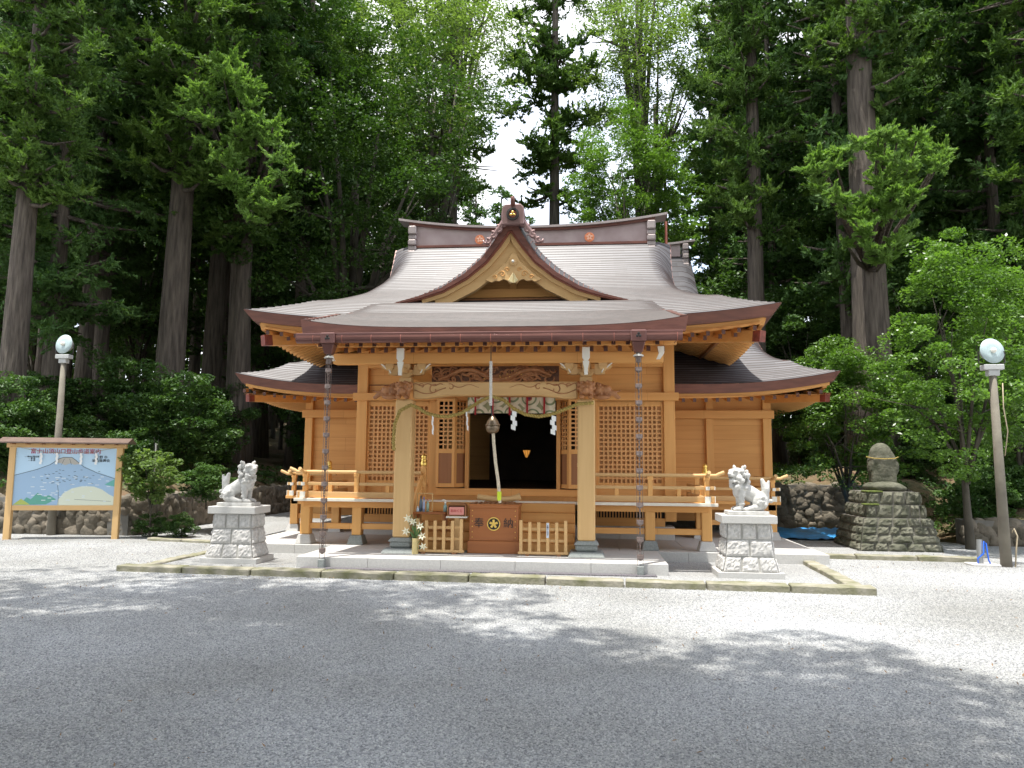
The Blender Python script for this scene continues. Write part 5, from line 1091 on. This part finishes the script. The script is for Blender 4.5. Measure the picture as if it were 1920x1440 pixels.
# ------------------------------------------------------------------ trees
def blades(C,Rd,n,L,Wd,rng,up=.35,flat=False,droop=0):
    """n little blades per clump centre C (k,3) with radii Rd (k,3)."""
    k=len(C); N=k*n; c=np.repeat(C,n,0); r=np.repeat(Rd,n,0)
    if not flat:      # foxtail sprays: shoots fan out of each clump, sag and turn up at the tip, needles bristle along them
        m_=9; D=rng.normal(size=(k,m_,3)); D[:,:,2]=D[:,:,2]*.6+.1; D/=np.linalg.norm(D,axis=2,keepdims=True); LN=rng.uniform(.55,1.45,(k,m_,1))
        ix=rng.integers(0,m_,N); ki=np.repeat(np.arange(k),n); d=D[ki,ix]; ln=LN[ki,ix]; t=rng.uniform(.12,1,(N,1))
        p=c+d*r*ln*t; p[:,2:]+= -.35*r[:,2:]*ln*t*(1-t)*2.2-droop*.35*r[:,2:]*t**2; p+=rng.normal(size=(N,3))*r*.11*(1.15-t)
        side=rng.normal(size=(N,3)); side-=d*(side*d).sum(1,keepdims=True); side/=np.linalg.norm(side,axis=1,keepdims=True)
        a=d*.75+side*.65+np.array([0,0,up*.8-droop*.6]); a/=np.linalg.norm(a,axis=1,keepdims=True); b=np.cross(a,rng.normal(size=(N,3))); b/=np.linalg.norm(b,axis=1,keepdims=True)
        ll=L*rng.uniform(.5,1.2,(N,1)); ww=Wd*rng.uniform(.5,1.2,(N,1))
        V=np.stack([p-a*ll*.4,p+b*ww*.5,p+a*ll*.6,p-b*ww*.5],1).reshape(-1,3); return V,np.arange(N*4).reshape(N,4)
    d=rng.normal(size=(N,3)); d/=np.linalg.norm(d,axis=1,keepdims=True); rad=rng.uniform(.45,1.0,(N,1))**.5
    p=c+d*r*rad
    if flat: nrm=np.tile([0,0,1.],(N,1))+rng.normal(size=(N,3))*.6; nrm/=np.linalg.norm(nrm,axis=1,keepdims=True); a=rng.normal(size=(N,3)); a-=nrm*(a*nrm).sum(1,keepdims=True); a/=np.linalg.norm(a,axis=1,keepdims=True); b=np.cross(nrm,a)
    else:
        a=d*1.0+np.array([0,0,up])+rng.normal(size=(N,3))*.35; a[:,2]-=droop; a/=np.linalg.norm(a,axis=1,keepdims=True); b=np.cross(a,rng.normal(size=(N,3))); b/=np.linalg.norm(b,axis=1,keepdims=True)
    ll=L*rng.uniform(.6,1.3,(N,1)); ww=Wd*rng.uniform(.6,1.3,(N,1))
    V=np.stack([p-a*ll*.5,p+b*ww*.5,p+a*ll*.5,p-b*ww*.5],1).reshape(-1,3); Fc=np.arange(N*4).reshape(N,4)
    return V,Fc
def trunk_mesh(h,r0,r1,limbs,rng,flare=1.35,bend=0,seg=10,nside=12,name='trunk',mt=None):
    g=G(); pts=[];rad=[]
    for i in range(seg+1):
        t=i/seg; pts.append((bend*math.sin(t*2.5),bend*.6*math.sin(t*3.1),-.4+h*t)); rad.append((r0+(r1-r0)*t)*(1+(flare-1)*math.exp(-t*h/.7)))
    g.tube(pts,rad,nside)
    for p in limbs: g.tube(p[0],p[1],6)
    return g.mesh(name,mt or MBARK,True)
def cedar_proto(seed,h,r0,base,rmax,leafm,n=260,L=.20,Wd=.07,spacing=.85,gap=.25,extra=None,clr=.62,droop=0,minf=.35,bend=.12):
    rng=np.random.default_rng(seed); C=[];Rd=[];limbs=[]; z=base
    while z<h:
        t=(z-base)/(h-base); rr=rmax*(minf+(1-minf)*min(1,t*3.2))*(1-t)**.72*rng.uniform(.65,1.15)+.3
        for k in range(rng.integers(2,5)):
            a=rng.uniform(0,2*PI); L_=rr*rng.uniform(.6,1.1); zz=z+rng.uniform(-.3,.3); dz=-.12*L_+.05
            pts=[(0,0,zz),(math.cos(a)*L_*.5,math.sin(a)*L_*.5,zz+dz*.3-.05),(math.cos(a)*L_*.95,math.sin(a)*L_*.95,zz+dz+.22)]
            limbs.append((pts,[.07*(1-t)+.02,.05*(1-t)+.015,.012]))
            m_=max(1,int(L_/.62)); C.append((math.cos(a)*.55,math.sin(a)*.55,zz+rng.uniform(-.3,.3))); Rd.append((clr*.8,)*3)
            for q in range(m_):
                f=(q+1)/m_
                if rng.random()<gap*.4: continue
                C.append((math.cos(a)*L_*f+rng.normal()*.18,math.sin(a)*L_*f+rng.normal()*.18,zz+dz*f+.18*f+rng.uniform(-.25,.15))); s=clr*rng.uniform(.6,1.15); Rd.append((s,s,s*rng.uniform(.6,.95)))
        z+=spacing*rng.uniform(.7,1.3)*(1 if rng.random()>gap*.4 else 1.9)
    if extra:
        for (x,y,zz,s) in extra: C.append((x,y,zz)); Rd.append((s,s,s*.8)); limbs.append(([(0,0,zz-.5),(x*.5,y*.5,zz-.4),(x,y,zz)],[.07,.05,.02]))
    V,Fc=blades(np.array(C),np.array(Rd),n,L,Wd,rng,droop=droop)
    return trunk_mesh(h*.97,r0,.06,limbs,rng,bend=bend),npmesh('crown',V,Fc,leafm)
def broad_proto(seed,h,r0,base,rx,rz,leafm,n=200,L=.11,Wd=.07,k=150,clr=.7,forks=7,cz=None,bark=None,cone=0):
    rng=np.random.default_rng(seed); C=[];Rd=[];limbs=[]; cz=cz or (base+h)/2
    tips=[]
    for f in range(forks):
        a=2*PI*f/forks+rng.uniform(-.4,.4); e=rng.uniform(.15,1.0); p0=(0,0,base*rng.uniform(.55,1.0)); p2=(math.cos(a)*rx*.72*(1.1-e*.6),math.sin(a)*rx*.72*(1.1-e*.6),base+(h-base)*e*.85); p1=((p0[0]+p2[0])*.42,(p0[1]+p2[1])*.42,(p0[2]+p2[2])*.5+.1*rx)
        limbs.append(([p0,p1,p2],[r0*.5,r0*.3,r0*.07])); tips.append((p1,p2))
        for q in range(3):
            b_=rng.uniform(0,2*PI); e1=(p1[0]+rng.normal()*rx*.3,p1[1]+rng.normal()*rx*.3,p1[2]+rng.uniform(-.1,.4)*rz); limbs.append(([p1,e1],[r0*.22,r0*.04]))
    for i in range(k):
        u=rng.normal(size=3); u/=np.linalg.norm(u); rad=rng.uniform(.5,1.0)**.6
        lump=1+.22*math.sin(3*math.atan2(u[1],u[0])+seed)+.15*math.sin(5*u[2]*2+seed)
        p=np.array([u[0]*rx,u[1]*rx,u[2]*rz])*rad*lump; p[2]+=cz
        if cone: p[:2]*=1.2-cone*max(0,(p[2]-base)/(h-base))
        if p[2]<base*.8: continue
        s=clr*rng.uniform(.55,1.2); C.append(p); Rd.append((s,s,s*rng.uniform(.35,.8)))
    V,Fc=blades(np.array(C),np.array(Rd),n,L,Wd,rng,flat=True)
    return trunk_mesh(base+(h-base)*.5,r0,r0*.25,limbs,rng,bend=.08*rx*.3,mt=bark or MBARK2),npmesh('crown',V,Fc,leafm)
PR={}
BRN=mat('glossy light leaves',(.075,.155,.025),.38,scale=1.5,base2=(.15,.27,.05),trans=.4,spec=.5)
def proto(key,f): PR[key]=f
def tree(kind,x,y,label,name='cedar_tree',cat='tree',scale=1,rz=0,group=None,tilt=(0,0),z=None):
    tm,cm=PR[kind]; z=Hgt(x,y) if z is None else z
    t=thing(name,label,cat,(x,y,max(z,0)),0,group); t.rotation_euler=(tilt[0],tilt[1],rz); t.scale=scale if hasattr(scale,'__len__') else (scale,)*3
    link('trunk',tm,t); link('crown',cm,t); return t
proto('cedA',cedar_proto(1,30,.42,8.5,3.6,CEDL,n=280,spacing=.6,gap=.1))
proto('cedB',cedar_proto(2,28,.36,9.5,3.6,CEDB,n=280,spacing=.6,gap=.15))
proto('cedC',cedar_proto(3,26,.27,7.5,3.4,CEDL,n=130,L=.26,Wd=.10,spacing=.68,gap=.15))
proto('cedD',cedar_proto(4,27,.26,5,3.5,CEDB,n=130,L=.26,Wd=.10,spacing=.68,gap=.15))
proto('bigJ',cedar_proto(5,30,.60,11.5,3.6,CEDL,n=230,spacing=.65,bend=.02,extra=None))
proto('hino',cedar_proto(6,24,.27,3.2,3.4,CEDB,n=230,L=.2,Wd=.06,spacing=.6,gap=.1,droop=.8,minf=.6))
proto('open',cedar_proto(7,32,.42,12.5,5.2,CEDL,n=260,L=.26,Wd=.10,spacing=.8,gap=.4,clr=.8))
proto('brBig',broad_proto(11,20,.38,6,5.2,6.5,BRL,n=190,L=.15,Wd=.09,k=420,clr=.85,forks=9,cz=12.5))
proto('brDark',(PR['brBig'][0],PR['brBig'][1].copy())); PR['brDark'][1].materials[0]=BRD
proto('brLite',broad_proto(12,23,.26,13,3.2,4.2,BRY,n=110,L=.14,Wd=.07,k=200,clr=.7,forks=9,cz=19))
proto('brMid',broad_proto(13,16,.22,8,2.8,3.4,BRN,n=170,L=.12,Wd=.07,k=230,clr=.6,forks=8,cz=12.6))
proto('camN',broad_proto(14,6.7,.085,1.7,1.9,2.5,BRN,n=200,L=.085,Wd=.045,k=175,clr=.36,forks=9,cz=3.9,cone=.85))
proto('camM',broad_proto(15,4.9,.075,1.1,1.4,1.8,BRL,n=200,L=.085,Wd=.045,k=130,clr=.36,forks=8,cz=2.9,cone=.6))
proto('sap',broad_proto(16,1.9,.03,.75,.55,.5,BRY,n=110,L=.075,Wd=.05,k=55,clr=.17,forks=7,cz=1.35))
proto('shrub',broad_proto(17,1.6,.02,.1,.95,.75,SHR,n=140,L=.10,Wd=.055,k=70,clr=.3,forks=6,cz=.75))
proto('bush',broad_proto(18,3.2,.04,.4,1.3,1.4,SHR,n=170,L=.12,Wd=.06,k=90,clr=.4,forks=7,cz=1.7))
proto('under',broad_proto(19,9,.12,2.0,2.6,3.4,SHR,n=150,L=.15,Wd=.09,k=150,clr=.6,forks=8,cz=5.2))
# explicit trees of the photograph
tree('cedA',-12.95,17.2,'cedar trunk rising behind the left end of the map signboard',scale=(.8,.8,.78),rz=1,tilt=(0,R(-.3)))
tree('hino',-14.45,20.5,'reddish slim cypress trunk behind the left floodlight with drooping foliage',name='cypress_tree',rz=2)
tree('cedA',-11.65,22.0,'thick grey cedar trunk standing left of the hall, second big trunk from the left wing',scale=(1.15,1.15,1),rz=.5)
tree('cedA',-10.72,25.0,'thick cedar trunk nearest to the left wing with a bright bulging lower crown',scale=(1.1,1.1,.95),rz=3.7,tilt=(0,R(.8)))
tree('cedB',-12.75,31,'tall dark cedar whose top stands against the blue sky gap upper left',scale=1.1,rz=4)
tree('cedD',-16,24,'dark cedar filling the upper left corner',scale=1.05,rz=1.1); tree('hino',-16.5,19.5,'drooping cypress at the left edge of the picture',name='cypress_tree',rz=5)
tree('open',-6.7,43,'pale cedar trunk left of the central sky gap',scale=(.8,.8,1),rz=2.2)
tree('open',-.15,37,'tall open branched cedar standing in the sky gap right above the roof ornament',scale=(.95,.95,1.1),rz=.9)
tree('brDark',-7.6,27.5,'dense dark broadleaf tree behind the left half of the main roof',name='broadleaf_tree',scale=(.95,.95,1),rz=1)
tree('brLite',-5.6,33,'light green airy broadleaf tree left of the sky gap',name='broadleaf_tree',scale=(1.2,1.2,1.02),rz=3,z=1)
tree('brLite',-5.6,38,'very tall airy tree whose top closes the sky gap from above left',name='broadleaf_tree',scale=(1.35,1.35,1.55),rz=4,z=0)
tree('brLite',4.3,39,'very tall airy tree whose top closes the sky gap from above right',name='broadleaf_tree',scale=(1.25,1.25,1.6),rz=1,z=0)
tree('brMid',3.4,33,'bright green broadleaf tree behind the right half of the main roof',name='broadleaf_tree',scale=1.0,rz=2,z=1.5)
tree('brLite',4.9,36,'airy light green tree at the upper right of the sky gap',name='broadleaf_tree',scale=(1.15,1.15,1.0),rz=5,z=2)
tree('bigJ',9.98,22.8,'massive grey cedar trunk with a bright tufted bough low on its left side',rz=2.6,scale=(1,1,1))
tree('cedA',15.0,21.0,'big shaded cedar at the right edge behind the yard trees',scale=(1.05,1.05,.95),rz=3)
tree('cedA',7.2,25.5,'tall cedar between the right wing roof and the massive trunk',scale=(.8,.8,1),rz=5.2)
tree('cedD',15.5,24,'dark dense cedar at the upper right corner',scale=1.1,rz=2)
tree('cedA',11.0,26.5,'dense cedar crown right behind the massive trunk',scale=(1,1,.95),rz=1.2)
tree('cedB',9.0,34,'blue green cedar behind the right end of the main roof',scale=(.9,.9,.9),rz=3.2)
tree('cedA',-13.2,27.5,'dense cedar between the thick trunks on the left',scale=(1,1,1),rz=.2)
tree('camM',7.6,18.3,'small shady broadleaf tree between the right wing and the stone monument',name='yard_tree',rz=1)
tree('camN',9.05,15.7,'bright glossy broadleaf tree on a bare slender trunk beside the right lamp post',name='yard_tree',rz=2)
tree('camM',11.6,18.6,'shady broadleaf tree behind the right lamp post at the picture edge',name='yard_tree',rz=4,scale=1.15)
tree('sap',-7.6,14.85,'little bright maple sapling right of the map signboard',name='maple_sapling',scale=(1,1,1)); tree('shrub',-7.2,16.4,'low spreading shrub hanging over the wall top behind the sapling',name='shrub',cat='shrub',scale=(.9,.7,.5),rz=2,z=.7)
# bright tufted bough of the massive cedar
def bough(pts,label,leafm,n=520,L=.15,Wd=.05,seed=1,limb=True,parentloc=(0,0,0)):
    rng=np.random.default_rng(seed); C=np.array([p[:3] for p in pts]); Rd=np.array([(p[3],p[3],p[3]*.85) for p in pts]); V,Fc=blades(C,Rd,n,L,Wd,rng,up=.5)
    return V,Fc
def add_bough(tr,pts,leafm,seed,n=520):
    V,Fc=bough(pts,'',leafm,seed=seed,n=n); me=npmesh('lower_bough',V,Fc,leafm); o=link('lower_bough',me,tr); Mi=(Matrix.Translation(tr.location)@tr.rotation_euler.to_matrix().to_4x4()@Matrix.Diagonal((*tr.scale,1))).inverted(); o.matrix_local=Mi
    g=G(); base=Vector((tr.location.x,tr.location.y,pts[0][2]-.6))
    for p in pts[::2]: q=Vector(p[:3]); g.tube([base,base.lerp(q,.5)-Vector((0,0,.15)),q],[.09,.06,.02],6)
    w=g.go('bough_limb',MBARK,tr,smooth=True); w.matrix_local=Mi
trs={o['label']:o for o in COL.objects if o.parent is None and o.get('category')=='tree'}
rng=np.random.default_rng(77)
def cloud(cx,cy,cz,ax,az,k,s0,s1): 
    out=[]
    for i in range(k):
        a=rng.uniform(0,2*PI); r=rng.uniform(.2,1)**.5; out.append((cx+ax*r*math.cos(a),cy+rng.uniform(-.6,.6),cz+az*r*math.sin(a),rng.uniform(s0,s1)))
    return out
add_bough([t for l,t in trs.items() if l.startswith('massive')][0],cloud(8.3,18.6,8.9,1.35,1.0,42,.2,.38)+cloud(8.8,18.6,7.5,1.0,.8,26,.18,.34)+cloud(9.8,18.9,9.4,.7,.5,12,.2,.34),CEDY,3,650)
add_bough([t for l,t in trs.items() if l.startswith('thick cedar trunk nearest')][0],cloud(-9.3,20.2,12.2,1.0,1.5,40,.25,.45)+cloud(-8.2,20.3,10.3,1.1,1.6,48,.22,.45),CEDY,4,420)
# canopy trees standing behind the camera: they shade the front of the yard
for (x,y,k,sc,rz_) in CANOPY:
    tree(k,x,y,'tall tree standing behind the viewer and shading the front of the yard',name='canopy_tree',scale=sc,rz=rz_,group='trees behind the viewer')
# the wood behind: cedars one by one
rng=random.Random(21); pos=[]
def far(n,x0,x1,y0,y1,label,group,keys,gapf,dmin=2.2):
    c=0; tries=0
    while c<n and tries<4000:
        tries+=1; x=rng.uniform(x0,x1); y=rng.uniform(y0,y1)
        px=(x-1.5)/y*1387+1101
        if gapf(px,y) or any((x-a)**2+(y-b)**2<dmin**2 for a,b in pos): continue
        pos.append((x,y)); c+=1; s=rng.uniform(.8,1.12)
        tree(rng.choice(keys),x,y,label,scale=(s*rng.uniform(.8,1.1),)*2+(s,),rz=rng.uniform(0,6.28),group=group)
nogap=lambda px,y: False
gap=lambda px,y: 770<px<1270
far(34,-34,-9.5,24,46,'slender cedar deep in the dark wood left of the shrine','cedars in the wood left of the shrine',['cedC','cedD','cedB'],lambda px,y:px>760 or px<-150)
far(16,-44,-12,46,66,'distant cedar far back in the wood on the left','distant cedars on the left',['cedC','cedD'],lambda px,y:px>760 or px<-100,3)
far(34,8,32,23,46,'slender cedar deep in the dark wood right of the shrine','cedars in the wood right of the shrine',['cedC','cedD','cedB'],lambda px,y:px<1290 or px>2080)
far(16,12,46,46,66,'distant cedar far back in the wood on the right','distant cedars on the right',['cedC','cedD'],lambda px,y:px<1290 or px>2050,3)
for i,(x,y,s) in enumerate(((-8.2,62,.93),(-6.4,66,.97),(-10.6,60,.95),(-3.9,64,.84),(-12.6,58,1.0),(1.8,60,.80),(4.5,58,.9),(7.5,56,1.0),(-1.5,68,.80),(-4.9,70,.82))):
    tree('cedD',x,y,'low far conifer showing above the roof in the central gap',scale=(s*1.2,s*1.2,s),rz=i,group='far conifers in the central gap',z=1)
# undergrowth trees and shrubs
ul=[(-12.2,16.6),(-9.6,19.5),(-13.8,18.2),(-15,16.8),(-11.2,24),(-14,26),(-9.3,28.5),(-12.5,21.2)]
for i,(x,y) in enumerate(ul): tree('bush',x,y,'leafy dark shrub in the undergrowth above the left rock wall',name='shrub',cat='shrub',scale=rng.uniform(.7,1.1),rz=i,group='shrubs above the left rock wall')
for i in range(16): x=rng.uniform(-17,-9.0); y=rng.uniform(16.0,23); tree('shrub',x,y,'low leafy shrub on the bank above the left rock wall',name='shrub',cat='shrub',scale=rng.uniform(.6,1.1),rz=i,group='low shrubs on the left bank')
for i,(x,y) in enumerate([(-7.6,15.0),(-7.0,15.05)]): tree('shrub',x,y,'small bright bush at the foot of the wall right of the signboard',name='shrub',cat='shrub',scale=(.32,.32,.30),rz=i,group='small bushes at the wall foot',z=0)
for i in range(20): x=rng.uniform(8.2,17); y=rng.uniform(20.8,27); tree('shrub' if i%2 else 'bush',x,y,'leafy shrub on the bank behind the right yard trees',name='shrub',cat='shrub',scale=rng.uniform(.6,1.0),rz=i,group='shrubs on the right bank')
for i in range(14): x=rng.uniform(9.9,16); y=rng.uniform(17.0,19.5); tree('shrub',x,y,'shaded shrub above the low rock wall at the right edge',name='shrub',cat='shrub',scale=rng.uniform(.6,.9),rz=i,group='shrubs at the right edge')
for i,(x,y) in enumerate([(-18,30),(-13,34),(-22,36),(-9.5,36),(-16,40),(11,30),(15,33),(19,31),(12.5,39),(21,38),(9.5,35),(17,28),(-11,30),(-19,26),(-26,34),(25,33)]):
    tree('under',x,y,'shade grown understorey tree among the cedar trunks',name='understorey_tree',rz=i,scale=rng.uniform(.8,1.3),group='understorey trees in the wood')
for i,(x,y,s) in enumerate([(-8.6,29,.9),(-6.2,31,.8),(9.0,27,.8),(12,24.5,.85)]): tree('under',x,y,'broadleaf filling the wood close behind the shrine roofs',name='understorey_tree',rz=i,scale=s,group='trees close behind the shrine')
# ground cover and the closed far wood
def stuff(name,label,cat,C,Rd,n,L,Wd,mt,seed,flat=True):
    V,Fc=blades(np.array(C),np.array(Rd),n,L,Wd,np.random.default_rng(seed),flat=flat); link(name,npmesh(name,V,Fc,mt),label=label,cat=cat,kind='stuff')
C=[];Rd=[]
for i in range(420):
    x=rng.uniform(-18,-8.7) if i%3 else rng.uniform(-30,-16); y=rng.uniform(15.6,27); 
    if rng.random()<.35 and x>-10: continue
    s=rng.uniform(.15,.4); C.append((x,y,Hgt(x,y)+.08)); Rd.append((s,s,.12))
for i in range(260):
    x=rng.uniform(6.6,19); y=rng.uniform(20.6,30); s=rng.uniform(.15,.4); C.append((x,y,Hgt(x,y)+.05)); Rd.append((s,s,.12))
stuff('ground_cover','low leafy ground cover on the banks under the trees','ground cover',C,Rd,60,.12,.06,SHR,5)
C=[];Rd=[]
for i in range(1500):
    a=rng.uniform(-1.15,1.0); 
    if -.20<math.atan2(0,1)+a-.0<.13: hmax=15
    else: hmax=34
    d=rng.uniform(66,84); x=d*math.sin(a)+1.5-.0; y=d*math.cos(a); C.append((x,y,rng.uniform(2,hmax))); s=rng.uniform(1.5,3.0); Rd.append((s,s,s*.7))
stuff('far_wood','distant closed wood seen between the nearer trunks','far wood',C,Rd,150,.75,.42,CEDL,6)

C=[];Rd=[]
for i in range(150): C.append((rng.uniform(9.8,18),rng.uniform(16.9,20.6),0)); C[-1]=(C[-1][0],C[-1][1],Hgt(C[-1][0],C[-1][1])+.05); Rd.append((.35,.35,.10))
stuff('bank_cover','low plants on the bank behind the right lamp post','ground cover',C,Rd,50,.11,.055,SHR,8)
# fallen needles and leaves on the gravel
C=[];Rd=[]
for i in range(260): C.append((rng.uniform(-11,9),rng.uniform(4,15),.014)); Rd.append((.5,.5,.004))
stuff('fallen_leaves','scattered brown fallen needles and bits of leaf on the gravel','leaf litter',C,Rd,5,.035,.012,mat('dry brown leaf',(.22,.13,.06),.8,var=.4,scale=20),9)
